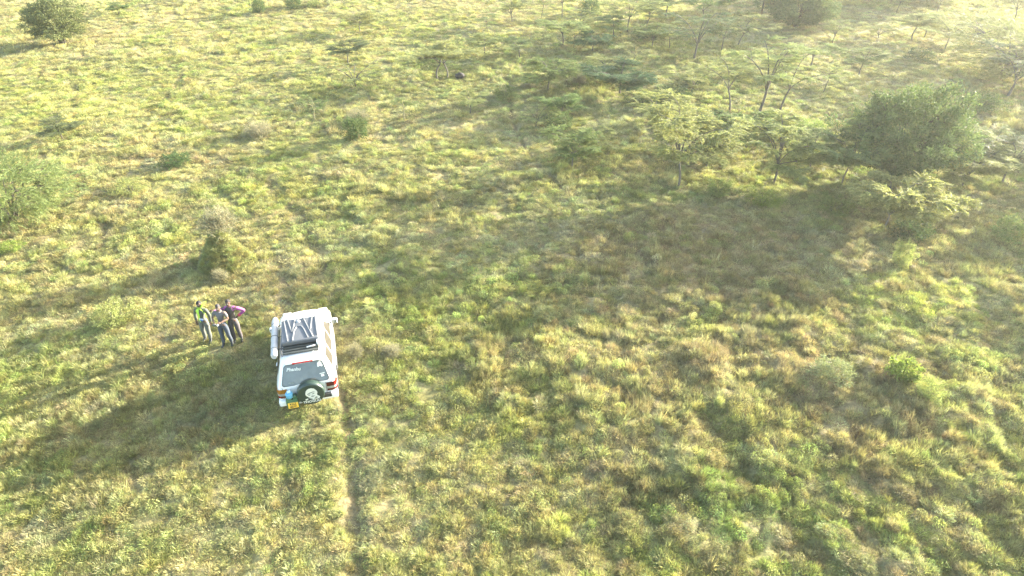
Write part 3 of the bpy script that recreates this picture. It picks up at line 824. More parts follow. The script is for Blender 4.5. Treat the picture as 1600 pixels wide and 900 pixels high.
for (k, px, py, tp_, w, lb) in [
        ('umb4', 812, 92, 64, 60, 'small umbrella acacia at the left end of the far thicket'), ('fan', 905, 48, 18, 60, 'fan-shaped acacia left of the tall open one at the top edge'),
        ('umb5', 1010, 42, 4, 64, 'pale slender acacia right of the tall open one at the top edge'), ('umb6', 1098, 40, -8, 90, 'broad pale acacia at the top edge above the Y-shaped one'),
        ('fan', 1140, 118, 88, 70, 'low fan-shaped acacia under the right-leaning one'), ('umb4', 948, 122, 92, 62, 'flat-topped acacia directly behind the domed dark one'),
        ('umb5', 1078, 150, 112, 66, 'slim acacia between the domed dark one and the three tall ones'), ('fan', 838, 196, 168, 60, 'low sprawling acacia left of the small green one above the open grass'),
        ('umb4', 1265, 108, 72, 76, 'pale wispy umbrella acacia below the rounded bush at the top'), ('umb5', 1300, 68, 36, 50, 'faint slender acacia right of the rounded bush at the top'),
        ('umb4', 1520, 60, 26, 70, 'pale flat-topped acacia above the tall hazy feathery bush'), ('fan', 1372, 60, 36, 56, 'faint fan-shaped acacia left of the far right pair'),
        ('umb6', 1265, 262, 206, 78, 'pale acacia squeezed between the dense one and the spired one'), ('fan', 1105, 262, 222, 90, 'low sprawling acacia right of the trunk of the big pale one'),
        ('umb5', 1538, 262, 212, 84, 'hazy slender acacia behind the small layered one at right'), ('umb4', 735, 178, 148, 54, 'small flat acacia alone in the middle of the bright strip'),
        ('fan', 925, 238, 206, 66, 'low sprawling acacia right of the one with the black stem'), ('umb5', 800, 34, -2, 50, 'small thin acacia at the top edge, left end of the top row')]:
    tree(k, A, px, py, tp_, w, lb, rz=px * .37, group=G)
# --- top right
tree('bigbush', 'round_bush', 1243, 43, -22, 100, 'large rounded grey-green bush near the top edge beside the black trunk', 'bush', 1.9)
tree('umb2', 'dark_tree', 1190, 22, -60, 120, 'tree with a thick black trunk, its crown above the top edge', rz=.7, wood=BARK_D, leaf=LF_DARK)
tree('umb1', A, 1425, 62, 24, 76, 'small acacia in the far right field with a flat top', rz=1.9, group=G)
tree('umb1', A, 1443, 60, 30, 60, 'small acacia touching the flat-topped one in the far right field', rz=4.1, group=G)
tree('thin', A, 1401, 18, -8, 34, 'thin stick-like acacia near the top edge above the far right pair', rz=2, group=G)
tree('thin', A, 1464, 20, -10, 40, 'right one of the two thin stick-like acacias near the top edge', rz=.2, group=G)
tree('umb2', A, 1476, 78, 30, 96, 'wide hazy acacia between the far right pair and the feathery bush', rz=3.3, group=G)
tree('umb1', A, 1582, 34, -4, 66, 'hazy acacia in the far right corner', rz=5.2, group=G)
tree('feather2', 'feathery_bush', 1572, 122, 36, 185, 'tall hazy feathery bush at the right edge', 'bush', 2)
tree('fork', A, 1572, 152, 76, 130, 'acacia with crossing dark limbs in front of the tall feathery bush', rz=2.2, group=G, leaf=LF_BUSH)
tree('shrub2', 'low_shrub', 1437, 95, 78, 44, 'dark low bush above the big bush in the bright right field', 'shrub', 2)
tree('wiry2', 'grey_bush', 1240, 72, 58, 50, 'small grey bush below the rounded bush near the top edge', 'bush', 2)
# --- thicket undergrowth
und = [('shrub', 1000, 165, 146, 50, 'dark low bush right of the domed acacia', LF_DARK), ('shrub2', 1052, 160, 140, 54, 'dark bush behind the big pale layered acacia', None),
       ('shrub', 930, 112, 98, 60, 'green low bush above the domed acacia', None), ('wiry', 905, 130, 114, 34, 'grey twiggy bush between the two dark acacias', None),
       ('wiry', 826, 136, 120, 30, 'pale grey bush at the left end of the thicket', None), ('shrub', 945, 205, 190, 40, 'pale herb clump above the open brown grass', LF_GREY),
       ('shrub2', 872, 205, 182, 44, 'black-based bush under the small green acacia', None), ('shrub', 1265, 248, 226, 50, 'green bush behind the pale dense acacia', LF_LIME),
       ('shrub', 1085, 128, 112, 60, 'green bush in front of the Y-shaped acacia', None), ('shrub2', 1118, 196, 178, 40, 'dark bush left of the dark layered acacia', None),
       ('shrub', 1260, 205, 188, 50, 'lime bush right of the dark layered acacia', LF_LIME), ('shrub2', 1530, 170, 148, 60, 'dark shaded bush under the crossing limbs', LF_GREEN),
       ('shrub', 1480, 215, 188, 60, 'pale green bush touching the big bush on its right', LF_FEATH), ('shrub', 1300, 330, 306, 56, 'dark bush at the foot of the spired acacia', None),
       ('shrub', 1190, 318, 300, 60, 'bright green bush in front of the pale dense acacia', LF_LIME), ('shrub2', 1420, 372, 348, 56, 'dark bush under the low spreading acacia', None),
       ('shrub', 790, 150, 136, 40, 'green low bush left of the thicket', None), ('shrub', 1340, 200, 184, 36, 'green shrub left of the crown of the big bush', None),
       ('shrub', 1120, 300, 284, 44, 'green clump right of the foot of the big pale acacia', None), ('shrub2', 1010, 60, 46, 40, 'dark clump behind the twin slim trunks', None)]
for i, (k, px, py, tp, w, lb, lf) in enumerate(und):
    tree(k, 'thicket_bush' if k != 'wiry' else 'grey_bush', px, py, tp, w, lb, 'bush', i * 1.3, leaf=lf, group='low bushes in the thicket')
# --- foreground herbs
for i, (k, px, py, tp, w, lb, lf, c_) in enumerate([
        ('herb', 1300, 592, 566, 66, 'blue-grey herb clump in the right foreground', LF_GREY, 'plant'), ('limeherb', 1412, 588, 566, 44, 'bright yellow-green herb right of the blue-grey one', None, 'plant'),
        ('shrub', 1452, 622, 596, 36, 'tall pale green herb below the bright yellow-green one', LF_PALE, 'plant'), ('herb', 850, 500, 478, 40, 'grey-green herb in the middle of the open grass', LF_GREY, 'plant'),
        ('shrub', 1404, 412, 376, 32, 'tall green weed below the low spreading acacia', LF_PALE, 'plant'),
        ('wiry', 612, 556, 538, 44, 'dry straw-coloured tussock right of the car', None, 'plant'),
        ('wiry', 556, 556, 536, 34, 'small dry tussock touching the right side of the car', None, 'plant'), ('herb', 1575, 372, 340, 60, 'pale curly-leaved herb at the right edge', LF_FEATH, 'plant'),
        ('wiry', 345, 438, 420, 34, 'pale dry tuft at the foot of the earth mound', None, 'plant')]):
    tree(k, 'leafy_herb' if k != 'wiry' else 'dry_tussock', px, py, tp, w, lb, c_, i * 1.1, leaf=lf)
# the small dark stone by the two-trunked acacia
rg = np.random.default_rng(5)
bm = bmesh.new(); bmesh.ops.create_icosphere(bm, subdivisions=3, radius=.3)
for v in bm.verts:
    q = v.co.copy(); f = 1 + .25 * math.sin(q.x * 9 + 1) * math.cos(q.y * 8) + .12 * math.sin(q.z * 17); v.co = Vector((q.x * 1.3 * f, q.y * f, q.z * .95 * f + .15))
me = bpy.data.meshes.new('dark_stone'); bm.to_mesh(me); bm.free()
st = link('dark_stone', me, None, mat('dark_stone', (.035, .03, .028), .9, var=.5, scale=6, bump=.8)); st.location = atg(718, 122); st.scale = (.85, .85, .8)
tag(st, 'small dark stone in the grass right of the two-trunked acacia', 'stone')
# trees just outside the picture on the right and beyond it: their shade falls into view
for i, (x, y, hh, w, kd) in enumerate([(35.5, 33, 4.6, 5.5, 'bigbush'), (31.5, 26.5, 3.8, 4.6, 'layer'), (41, 41, 4.5, 6, 'bigbush'), (36, 66, 5.5, 7, 'bigbush'), (43, 70, 5.0, 7, 'bigbush'), (29, 67, 4.6, 6, 'roundbush'),
                                       (28.0, 22.5, 2.6, 3.2, 'layer2')]):
    t, c, ph, pw = PROTO[kd]
    p = Vector((x, y, ground((x, y)))); e = empty('shade_tree', p, i * 1.7); e.scale = (w / pw, w / pw, hh / ph)
    tag(e, ['large bush just beyond the right edge, casting shade into the field', 'layered acacia just beyond the right edge', 'large bush behind the right edge of the far field', 'wide bush beyond the far end of the field',
            'wide bush beyond the far right corner', 'round bush beyond the far thicket', 'small acacia beyond the right edge near the foreground'][i], 'tree' if 'layer' in kd else 'bush')
    link('trunk', t, e); link('crown', c, e)
# ------------------------------------------------------------------ the white four-wheel-drive
WHITE = mat('car_white_paint', (.76, .745, .70), .32, var=.08, scale=2.2, coat=.6)
BLACKP = mat('black_plastic', (.03, .032, .03), .6, var=.25, scale=20)
SEAL = mat('rubber_seal', (.02, .02, .02), .7)
TYRE = mat('tyre_rubber', (.035, .033, .03), .85, var=.4, scale=12)
ALU = mat('wheel_alloy', (.45, .45, .45), .35, metal=.8)
GLASSD = mat('dusty_dark_glass', (.11, .125, .11), .15, var=.35, scale=5, spec=.9)
GLASSS = mat('side_glass', (.05, .045, .035), .35, var=.3, scale=5, spec=.25)
GREYP = mat('grey_moulded_plastic', (.10, .105, .11), .52, var=.12, scale=9)
RED = mat('red_lens', (.42, .03, .02), .25, var=.15); DRED = mat('dark_red_lens', (.16, .035, .025), .25, var=.2)
AMBER = mat('amber_lens', (.55, .25, .04), .25, var=.15); CLEAR = mat('clear_lens', (.55, .55, .48), .2, var=.1)
CANVAS = mat('pale_canvas', (.40, .39, .36), .85, var=.15, scale=14, bump=.4)
COVER = mat('dark_green_vinyl', (.022, .040, .030), .35, var=.25, scale=5)
CREAM = mat('cream_print', (.62, .62, .54), .6, var=.08, scale=25)
PRINTD = mat('grey_print', (.20, .22, .18), .6, var=.15, scale=25)
YELLOW = mat('number_plate_yellow', (.80, .47, .04), .45, var=.06)
BLUEP = mat('blue_plastic', (.10, .32, .45), .4, var=.12); GREENP = mat('green_metal', (.05, .13, .06), .5, var=.25)
INK = mat('black_ink', (.015, .015, .015), .6)

def bm_obj(name, bm, m, parent, smooth=True, loc=None):
    me = bpy.data.meshes.new(name); bmesh.ops.recalc_face_normals(bm, faces=bm.faces); bm.to_mesh(me); bm.free()
    if smooth: me.polygons.foreach_set('use_smooth', np.ones(len(me.polygons), dtype=bool)); 
    ms = m if isinstance(m, (list, tuple)) else [m]
    for q in ms: me.materials.append(q)
    o = bpy.data.objects.new(name, me); COL.objects.link(o); o.parent = parent
    if loc is not None: o.location = loc
    return o

def bbox(bm, x0, x1, y0, y1, z0, z1, bev=0.0, seg=2):
    r = bmesh.ops.create_cube(bm, size=1.0)
    for v in r['verts']:
        v.co = Vector(((x0 + x1) / 2 + v.co.x * (x1 - x0), (y0 + y1) / 2 + v.co.y * (y1 - y0), (z0 + z1) / 2 + v.co.z * (z1 - z0)))
    if bev:
        ed = list({e for v in r['verts'] for e in v.link_edges})
        bmesh.ops.bevel(bm, geom=ed, offset=bev, segments=seg, profile=.6, affect='EDGES')

def bm_tube(bm, pts, r0, r1=None, sides=8, cap=True):
    r1 = r0 if r1 is None else r1; pts = [Vector(p) for p in pts]; m = len(pts); rings = []
    up = None
    for i, p in enumerate(pts):
        d = (pts[min(i + 1, m - 1)] - pts[max(i - 1, 0)]).normalized()
        a = d.orthogonal().normalized() if up is None else (up - d * up.dot(d)).normalized()
        up = a; b = d.cross(a); r = r0 + (r1 - r0) * i / (m - 1)
        rings.append([bm.verts.new(p + (a * math.cos(2 * PI * k / sides) + b * math.sin(2 * PI * k / sides)) * r) for k in range(sides)])
    for i in range(m - 1):
        for k in range(sides):
            q = (k + 1) % sides; bm.faces.new((rings[i][k], rings[i][q], rings[i + 1][q], rings[i + 1][k]))
    if cap: bm.faces.new(rings[0][::-1]); bm.faces.new(rings[-1])

def eval_mesh(ob, name):
    """the mesh of an object with its modifiers applied; the helper object is removed"""
    bpy.context.view_layer.update()
    dg = bpy.context.evaluated_depsgraph_get()
    me = bpy.data.meshes.new_from_object(ob.evaluated_get(dg), depsgraph=dg); me.name = name
    bpy.data.objects.remove(ob, do_unlink=True)
    return me

def text_mesh(s, size, name='lettering', extrude=.002, italic=0.0, bold=0.0):
    cu = bpy.data.curves.new(name, 'FONT'); cu.body = s; cu.size = size; cu.extrude = extrude; cu.align_x = 'CENTER'; cu.align_y = 'CENTER'
    cu.shear = italic; cu.offset = bold; cu.resolution_u = 3
    o = bpy.data.objects.new(name, cu); COL.objects.link(o)
    me = eval_mesh(o, name); bpy.data.curves.remove(cu); return me

ST = [  # s, w, zb, zs, wb, zt, wg
    (0.00, .80, .50, .98, .76, 1.00, .73), (.06, .86, .44, 1.00, .81, 1.10, .71), (.20, .875, .38, 1.01, .83, 1.36, .67),
    (.34, .88, .36, 1.01, .835, 1.60, .62), (.52, .88, .35, 1.01, .84, 1.645, .625), (1.2, .88, .34, 1.00, .845, 1.665, .64),
    (1.9, .88, .34, .99, .845, 1.655, .635), (2.42, .88, .34, .985, .84, 1.60, .61), (2.75, .88, .34, .98, .83, 1.36, .66),
    (3.08, .88, .35, .97, .82, 1.06, .72), (3.5, .87, .36, .92, .80, 1.00, .66), (3.9, .85, .38, .84, .75, .90, .58),
    (4.08, .79, .42, .74, .68, .79, .52), (4.15, .70, .48, .66, .60, .69, .46)]
def prof(s):
    a = np.array(ST); v = [s] + [float(np.interp(s, a[:, 0], a[:, i])) for i in range(1, 7)]
    _, w, zb, zs, wb, zt, wg = v
    return [(0, zb), (w * .8, zb), (w * .97, zb + .05), (w, zb + .2), (w, (zb + zs) / 2 + .06), (w * .985, zs - .09), (wb, zs),
            (wg + (wb - wg) * .52, zs + (zt - zs) * .5), (wg + .025, zt - .075), (wg - .05, zt - .012), (wg * .5, zt + .018), (0, zt + .03)]
def side_pt(s, t, sg, off=.008):
    p = prof(s)[6:9]; k = t * 2; i = min(int(k), 1); f = k - i
    x = p[i][0] + (p[i + 1][0] - p[i][0]) * f; z = p[i][1] + (p[i + 1][1] - p[i][1]) * f
    return Vector((sg * (x + off), s, z + off * .35))
def top_pt(s, x, off=.01):
    p = prof(s)[8:]; xs_ = [q[0] for q in p][::-1]; zs_ = [q[1] for q in p][::-1]
    return Vector((x, s, float(np.interp(abs(x), xs_, zs_)) + off))

car = empty('white_off_roader', Vector((CAR.x + .07, CAR.y, ground((CAR.x, CAR.y + 2)) - .02)), CAR_YAW)
CS = .94
car.scale = (CS, CS, CS)
tag(car, 'dusty white four-wheel-drive car with a covered spare wheel, seen from behind', 'car')
bm = bmesh.new(); rings = []
ss = sorted(set([q[0] for q in ST] + [.12, .27, .43, .8, 1.5, 2.2, 2.6, 2.92, 3.3, 3.7]))
for s in ss:
    h = prof(s); full = [(x, z) for x, z in h] + [(-x, z) for x, z in h[-2:0:-1]]
    rings.append([bm.verts.new((x, s, z)) for x, z in full])
nr = len(rings[0])
for a, b in zip(rings[:-1], rings[1:]):
    for k in range(nr):
        q = (k + 1) % nr; bm.faces.new((a[k], a[q], b[q], b[k]))
bm.faces.new(rings[0]); bm.faces.new(rings[-1][::-1])
bmesh.ops.recalc_face_normals(bm, faces=bm.faces)
me = bpy.data.meshes.new('body'); bm.to_mesh(me); bm.free()
tmp = bpy.data.objects.new('body_tmp', me); COL.objects.link(tmp)
cb = bmesh.new()
for sy in (.74, 3.28):
    for sx in (-1, 1):
        bmesh.ops.create_cone(cb, cap_ends=True, segments=36, radius1=.42, radius2=.42, depth=.44,
                              matrix=Matrix.Translation((sx * .82, sy, .37)) @ Matrix.Rotation(PI / 2, 4, 'Y'))
cm = bpy.data.meshes.new('cut'); cb.to_mesh(cm); cb.free(); co_ = bpy.data.objects.new('cut_tmp', cm); COL.objects.link(co_)
mdm = tmp.modifiers.new('b', 'BOOLEAN'); mdm.object = co_; mdm.operation = 'DIFFERENCE'; mdm.solver = 'EXACT'
bme = eval_mesh(tmp, 'body'); bpy.data.objects.remove(co_, do_unlink=True); bpy.data.meshes.remove(cm)
bme.materials.clear(); bme.materials.append(WHITE)
body = link('body', bme, car)
bme.polygons.foreach_set('use_smooth', np.ones(len(bme.polygons), dtype=bool)); bme.set_sharp_from_angle(angle=R(38))
# mud and dark arch liners
for sy in (.74, 3.28):
    for sg in (-1, 1):
        bm = bmesh.new(); pts = [(sg * .868, sy + .43 * math.cos(t), .37 + .43 * math.sin(t)) for t in np.linspace(-.15, PI + .15, 18)]
        bm_tube(bm, pts, .028, sides=6); bm_obj('wheel_arch', bm, BLACKP, car)
        w = empty('wheel', (sg * .76, sy, .355)); w.parent = car
        bm = bmesh.new()
        sec = [(.20, -.10), (.30, -.115), (.345, -.10), (.358, -.06), (.358, .06), (.345, .10), (.30, .115), (.20, .10)]
        N = 32; rg_ = [[bm.verts.new((x, r * math.cos(2 * PI * k / N), r * math.sin(2 * PI * k / N))) for r, x in sec] for k in range(N)]
        for k in range(N):
            for j in range(len(sec)):
                bm.faces.new((rg_[k][j], rg_[k][(j + 1) % len(sec)], rg_[(k + 1) % N][(j + 1) % len(sec)], rg_[(k + 1) % N][j]))
        bm_obj('tyre', bm, TYRE, w)
        bm = bmesh.new(); bmesh.ops.create_cone(bm, cap_ends=True, segments=32, radius1=.205, radius2=.19, depth=.15, matrix=Matrix.Rotation(PI / 2 * sg, 4, 'Y'))
        for k in range(6):
            a = 2 * PI * k / 6; bm_tube(bm, [(sg * .085, .04 * math.cos(a), .04 * math.sin(a)), (sg * .095, .18 * math.cos(a), .18 * math.sin(a))], .022, sides=6)
        bm_obj('rim', bm, ALU, w)

def patch(name, fn, outline, m, parent, rings=4):
    bm = bmesh.new(); cx = sum(p[0] for p in outline) / len(outline); cy = sum(p[1] for p in outline) / len(outline)
    prev = None
    for k in range(rings, 0, -1):
        f = k / rings; cur = [bm.verts.new(fn(cx + (u - cx) * f, cy + (v - cy) * f)) for u, v in outline]
        if prev:
            for i in range(len(cur)):
                j = (i + 1) % len(cur); bm.faces.new((prev[i], prev[j], cur[j], cur[i]))
        prev = cur
    c = bm.verts.new(fn(cx, cy))
    for i in range(len(prev)): bm.faces.new((prev[i], prev[(i + 1) % len(prev)], c))
    return bm_obj(name, bm, m, parent)
def rrect(x0, x1, y0, y1, rx, ry, n=4, skew=0.0):
    out = []
    for cx, cy, a0 in ((x1 - rx, y1 - ry, 0), (x0 + rx, y1 - ry, PI / 2), (x0 + rx, y0 + ry, PI), (x1 - rx, y0 + ry, 1.5 * PI)):
        for k in range(n + 1):
            a = a0 + PI / 2 * k / n; out.append([cx + rx * math.cos(a), cy + ry * math.sin(a)])
    return [(x + skew * y, y) for x, y in out]

def rear_glass(off):
    nrm = Vector((0, -.87, .49)).normalized()
    def f(u, v):
        hw = .685 - .14 * v
        return Vector((u * hw, .03 + .30 * v, 1.035 + .53 * v)) + nrm * (off + .028 * (1 - u * u)) + Vector((0, .03 * u * u * 0, 0))
    return f
patch('rear_window_seal', rear_glass(.012), rrect(-1.03, 1.03, -.03, 1.03, .14, .16), SEAL, car)
rw = patch('rear_window', rear_glass(.020), rrect(-1, 1, 0, 1, .13, .15), GLASSD, car)
# lettering and stickers on the rear glass
def on_glass(me, u, v, m, rot=0, parent=None):
    f = rear_glass(.026); p = f(u, v)
    dx = (f(u + .01, v) - p).normalized(); dy = (f(u, v + .01) - p).normalized(); nz = dx.cross(dy)
    M = Matrix((dx, dy, nz)).transposed().to_4x4(); M.translation = p
    o = link('sticker', me, parent or rw, m); o.matrix_local = M @ Matrix.Rotation(rot, 4, 'Z'); return o
on_glass(text_mesh('Phanhu', .14, italic=.25, bold=.004), -.50, .78, CREAM)
on_glass(text_mesh('Afrika', .07, italic=.3, bold=.001), -.62, .13, PRINTD)
bm = bmesh.new()
for k, (r, c) in enumerate([(.07, (0, 0)), (.035, (.05, -.06)), (.03, (-.05, -.05)), (.028, (.02, .07))]):
    bmesh.ops.create_cone(bm, cap_ends=True, segments=9, radius1=r, radius2=r, depth=.003, matrix=Matrix.Translation((c[0], c[1], .001 * k)))
me_ = bpy.data.meshes.new('sticker'); bm.to_mesh(me_); bm.free(); on_glass(me_, .83, .84, CREAM)
bm = bmesh.new(); bbox(bm, -.075, .075, -.012, .012, -.001, .002); bbox(bm, -.045, .045, -.10, -.03, -.001, .002)
me_ = bpy.data.meshes.new('sticker'); bm.to_mesh(me_); bm.free(); on_glass(me_, .80, .36, CREAM)
# wiper
bm = bmesh.new(); f = rear_glass(.04); bm_tube(bm, [f(-.05, .02), f(.1, .12), f(.45, .17)], .009, sides=6); bm_obj('rear_wiper', bm, BLACKP, car)
# side windows and windscreen
for sg in (-1, 1):
    for nm, s0, s1, s2, s3 in (('side_window', .50, .58, 1.12, 1.12), ('side_window', 1.20, 1.20, 1.92, 1.92), ('side_window', 2.0, 2.0, 2.42, 2.90)):
        def fs(u, v, s0=s0, s1=s1, s2=s2, s3=s3, sg=sg):
            lo = s0 + (s1 - s0) * v; hi = s3 + (s2 - s3) * v
            return side_pt(lo + (hi - lo) * u, .10 + .80 * v, sg, .010)
        patch(nm, fs, rrect(0, 1, 0, 1, .08, .12), GLASSS, car)
    # door seams and handles
    for s_ in (1.16, 1.96, 2.98):
        bm = bmesh.new(); bm_tube(bm, [(sg * (prof(s_)[4][0] + .002), s_, .48), (sg * (prof(s_)[4][0] + .002), s_, .74), (sg * (prof(s_)[5][0] + .002), s_, prof(s_)[5][1]), (sg * (prof(s_)[6][0] + .002), s_, prof(s_)[6][1])], .006, sides=5)
        bm_obj('door_seam', bm, SEAL, car)
    for s_ in (1.32, 2.12):
        bm = bmesh.new(); bbox(bm, sg * .885 - .014, sg * .885 + .014, s_ - .08, s_ + .08, .86, .89, .01); bm_obj('door_handle', bm, WHITE, car)
    bm = bmesh.new(); bbox(bm, sg * .882 - .012, sg * .882 + .014, 1.2, 2.85, .56, .64, .01); bm_obj('side_moulding', bm, WHITE, car)
    bm = bmesh.new(); bbox(bm, sg * .86 - .05, sg * .86 + .05, 1.22, 2.80, .33, .40, .02); bm_obj('side_step', bm, BLACKP, car)
    # mirror
    bm = bmesh.new(); bbox(bm, sg * .98 - .11, sg * .98 + .11, 2.80, 2.92, 1.00, 1.18, .045, 3); mir = bm_obj('door_mirror', bm, WHITE, car)
    bm = bmesh.new(); bbox(bm, sg * .98 - .085, sg * .98 + .085, 2.792, 2.802, 1.02, 1.16, .004); bm_obj('mirror_glass', bm, GLASSD, mir)
    bm = bmesh.new(); bm_tube(bm, [(sg * .83, 2.86, 1.02), (sg * .93, 2.86, 1.05)], .03, sides=8); bm_obj('mirror_arm', bm, BLACKP, mir)
    # tail lamp wrapping the corner
    path = [(.575, -.012), (.70, -.014), (.80, -.004), (.858, .045), (.878, .10), (.893, .24)]
    zz = [.615, .70, .79, .95]; bm = bmesh.new(); g = []
    for (x, y) in path:
        k = 1 if x < .8 else 0
        g.append([bm.verts.new((sg * x, y - .004, z + (.02 if x > .87 else 0))) for z in zz])
    for i in range(len(path) - 1):
        for j in range(3):
            fc = bm.faces.new((g[i][j], g[i + 1][j], g[i + 1][j + 1], g[i][j + 1])); fc.material_index = j
            if i < 2 and j != 1: fc.material_index = 3
            if sg < 0 and j == 2: fc.material_index = 2
    bmesh.ops.solidify(bm, geom=bm.faces[:], thickness=-.02 * 1)
    bm_obj('tail_lamp', bm, [RED, CLEAR, AMBER if sg < 0 else RED, DRED], car, smooth=False)
    # head lamp
    bm = bmesh.new(); bbox(bm, sg * .60 - .15, sg * .60 + .15, 4.02, 4.125, .66, .80, .04, 3); bm_obj('head_lamp', bm, CLEAR, car)
patch('windscreen', lambda u, v: top_pt(2.46 + .58 * v, (u * (.55 + .09 * v)), .012), rrect(-1, 1, 0, 1, .08, .1), GLASSD, car, rings=6)
bm = bmesh.new(); bbox(bm, -.45, .45, 4.10, 4.17, .60, .73, .02); bm_obj('grille', bm, BLACKP, car)
bm = bmesh.new(); bbox(bm, -.80, .80, 4.02, 4.22, .36, .58, .07, 4); bm_obj('front_bumper', bm, WHITE, car)
# rear bumper with dark step, tailgate seam
bm = bmesh.new(); bbox(bm, -.87, .87, -.11, .16, .36, .57, .06, 4); rb = bm_obj('rear_bumper', bm, WHITE, car)
bm = bmesh.new(); bbox(bm, -.60, .68, -.118, -.02, .45, .578, .015); bm_obj('bumper_step', bm, BLACKP, rb)
bm = bmesh.new(); bm_tube(bm, [(-.70, -.004, .58), (-.70, -.004, .96), (-.70, .01, 1.01)], .006, sides=5); bm_obj('tailgate_seam', bm, SEAL, car); bm = bmesh.new(); bm_tube(bm, [(.56, -.004, .58), (.56, -.004, .96)], .006, sides=5); bm_obj('tailgate_seam', bm, SEAL, car)
bm = bmesh.new(); bbox(bm, -.50, .50, .28, .40, 1.615, 1.665, .02); sp = bm_obj('roof_spoiler', bm, WHITE, car)
bm = bmesh.new(); bbox(bm, -.30, .30, .258, .31, 1.622, 1.664, .012); bm_obj('brake_light', bm, RED, sp)
# spare wheel in its printed cover
sw = empty('spare_wheel', (.10, -.14, .80)); sw.parent = car; sw.scale = (1.12, 1.05, 1.12)
def lathe_y(bm, sec, N=40):
    g = [[bm.verts.new((r * math.cos(2 * PI * k / N), y, r * math.sin(2 * PI * k / N))) for y, r in sec] for k in range(N)]
    for k in range(N):
        for j in range(len(sec) - 1): bm.faces.new((g[k][j], g[k][j + 1], g[(k + 1) % N][j + 1], g[(k + 1) % N][j]))
    bm.faces.new([g[k][0] for k in range(N)]); bm.faces.new([g[k][-1] for k in range(N)][::-1])
bm = bmesh.new(); lathe_y(bm, [(-.125, .30), (-.120, .338), (-.10, .358), (-.06, .366), (.06, .362), (.10, .34), (.11, .30)]); cov = bm_obj('wheel_cover', bm, COVER, sw)
cov.data.set_sharp_from_angle(angle=R(50))
bm = bmesh.new(); bbox(bm, -.12, .12, .10, .18, -.12, .12, .02); bm_obj('bracket', bm, BLACKP, sw)
def poly(pts, y, m, name, parent, sc=.36, th=.003):
    bm = bmesh.new(); vs = [bm.verts.new((x * sc, y, z * sc)) for x, z in pts]; bm.faces.new(vs)
    r = bmesh.ops.extrude_face_region(bm, geom=bm.faces[:]); bmesh.ops.translate(bm, verts=[v for v in r['geom'] if isinstance(v, bmesh.types.BMVert)], vec=(0, -th, 0))
    return bm_obj(name, bm, m, parent, smooth=False)
# a man's head under a pale flat cap
head = [(-.38, .18), (-.30, .44), (-.12, .60), (.10, .64), (.30, .55), (.44, .34), (.50, .16), (.44, .02), (.44, -.14), (.56, -.22), (.62, -.36), (.52, -.46), (.30, -.50), (.10, -.50), (-.04, -.44), (-.16, -.32), (-.20, -.20), (-.32, -.06), (-.38, .06)]
prt = poly(head, -.1255, CREAM, 'portrait', cov)
for nm, pts in (('cap_shadow', [(-.26, .12), (-.06, .24), (.20, .30), (.34, .26), (.20, .22), (-.04, .15), (-.24, .04)]), ('eye', [(-.20, .02), (-.04, .06), (-.05, -.03), (-.18, -.05)]), ('eye', [(.10, .12), (.26, .17), (.26, .07), (.12, .04)]),
                ('moustache', [(-.04, -.16), (.12, -.10), (.28, -.12), (.20, -.20), (.04, -.24)]), ('nose_shadow', [(.06, .02), (.12, -.05), (.04, -.08)]), ('collar', [(.16, -.42), (.34, -.22), (.46, -.32), (.30, -.46)]), ('jaw_shadow', [(-.16, -.20), (-.02, -.34), (.10, -.38), (-.02, -.42), (-.14, -.32)])):
    poly(pts, -.1285, PRINTD, nm, prt)
poly([(-.46, -.36), (-.24, -.30), (-.26, -.42), (-.44, -.50)], -.1255, CREAM, 'shoulder', prt)
tm = text_mesh('THOGUO', .105, bold=.0025); t_ = link('lettering', tm, cov, CREAM); t_.location = (.0, -.128, -.235); t_.rotation_euler = (PI / 2, 0, 0)
# number plate on its green bracket, blue can above
bm = bmesh.new(); bbox(bm, -.66, -.30, -.20, -.10, .32, .66, .02); bbox(bm, -.64, -.50, -.19, -.06, .62, .74, .015); bbox(bm, -.44, -.32, -.19, -.06, .62, .78, .015); bm_obj('green_carrier', bm, GREENP, car)
pl = bmesh.new(); bbox(pl, -.15, .15, -.006, .006, -.095, .095, .008); plate = bm_obj('number_plate', pl, YELLOW, car, loc=(-.47, -.222, .46)); plate.rotation_euler = (R(-12), 0, 0)
for s_, z_ in (('KAZ', .045), ('407C', -.045)):
    t_ = link('plate_lettering', text_mesh(s_, .095, extrude=.001, bold=.003), plate, INK); t_.location = (0, -.0075, z_); t_.rotation_euler = (PI / 2, 0, 0)
bm = bmesh.new(); sec = [(.0, .088), (.03, .10), (.16, .112), (.175, .09), (.20, .05)]
N = 20; g = [[bm.verts.new((r * math.cos(2 * PI * k / N), r * math.sin(2 * PI * k / N), z)) for z, r in sec] for k in range(N)]
for k in range(N):
    for j in range(len(sec) - 1): bm.faces.new((g[k][j], g[k][j + 1], g[(k + 1) % N][j + 1], g[(k + 1) % N][j]))
bm.faces.new([g[k][0] for k in range(N)][::-1]); bm.faces.new([g[k][-1] for k in range(N)])
can = bm_obj('water_can', bm, BLUEP, None); can.parent = None
can.matrix_world = Matrix.LocRotScale(car.location, car.rotation_euler.to_quaternion(), Vector((CS, CS, CS))) @ Matrix.Translation((-.52, -.16, .745))
tag(can, 'small light blue plastic can wedged behind the left tail lamp of the car', 'can')
bm = bmesh.new(); bbox(bm, -.05, .05, -.04, .04, .19, .25, .015); bm_obj('cap', bm, mat('pale_blue_plastic', (.5, .68, .75), .4), can)
bm = bmesh.new(); bm_tube(bm, [(.40 - .74, -.10, .80), (-.30, -.20, .84), (-.24, -.20, .74), (-.26, -.12, .66)], .016, sides=8); bm_obj('tow_strap', bm, BLACKP, car)
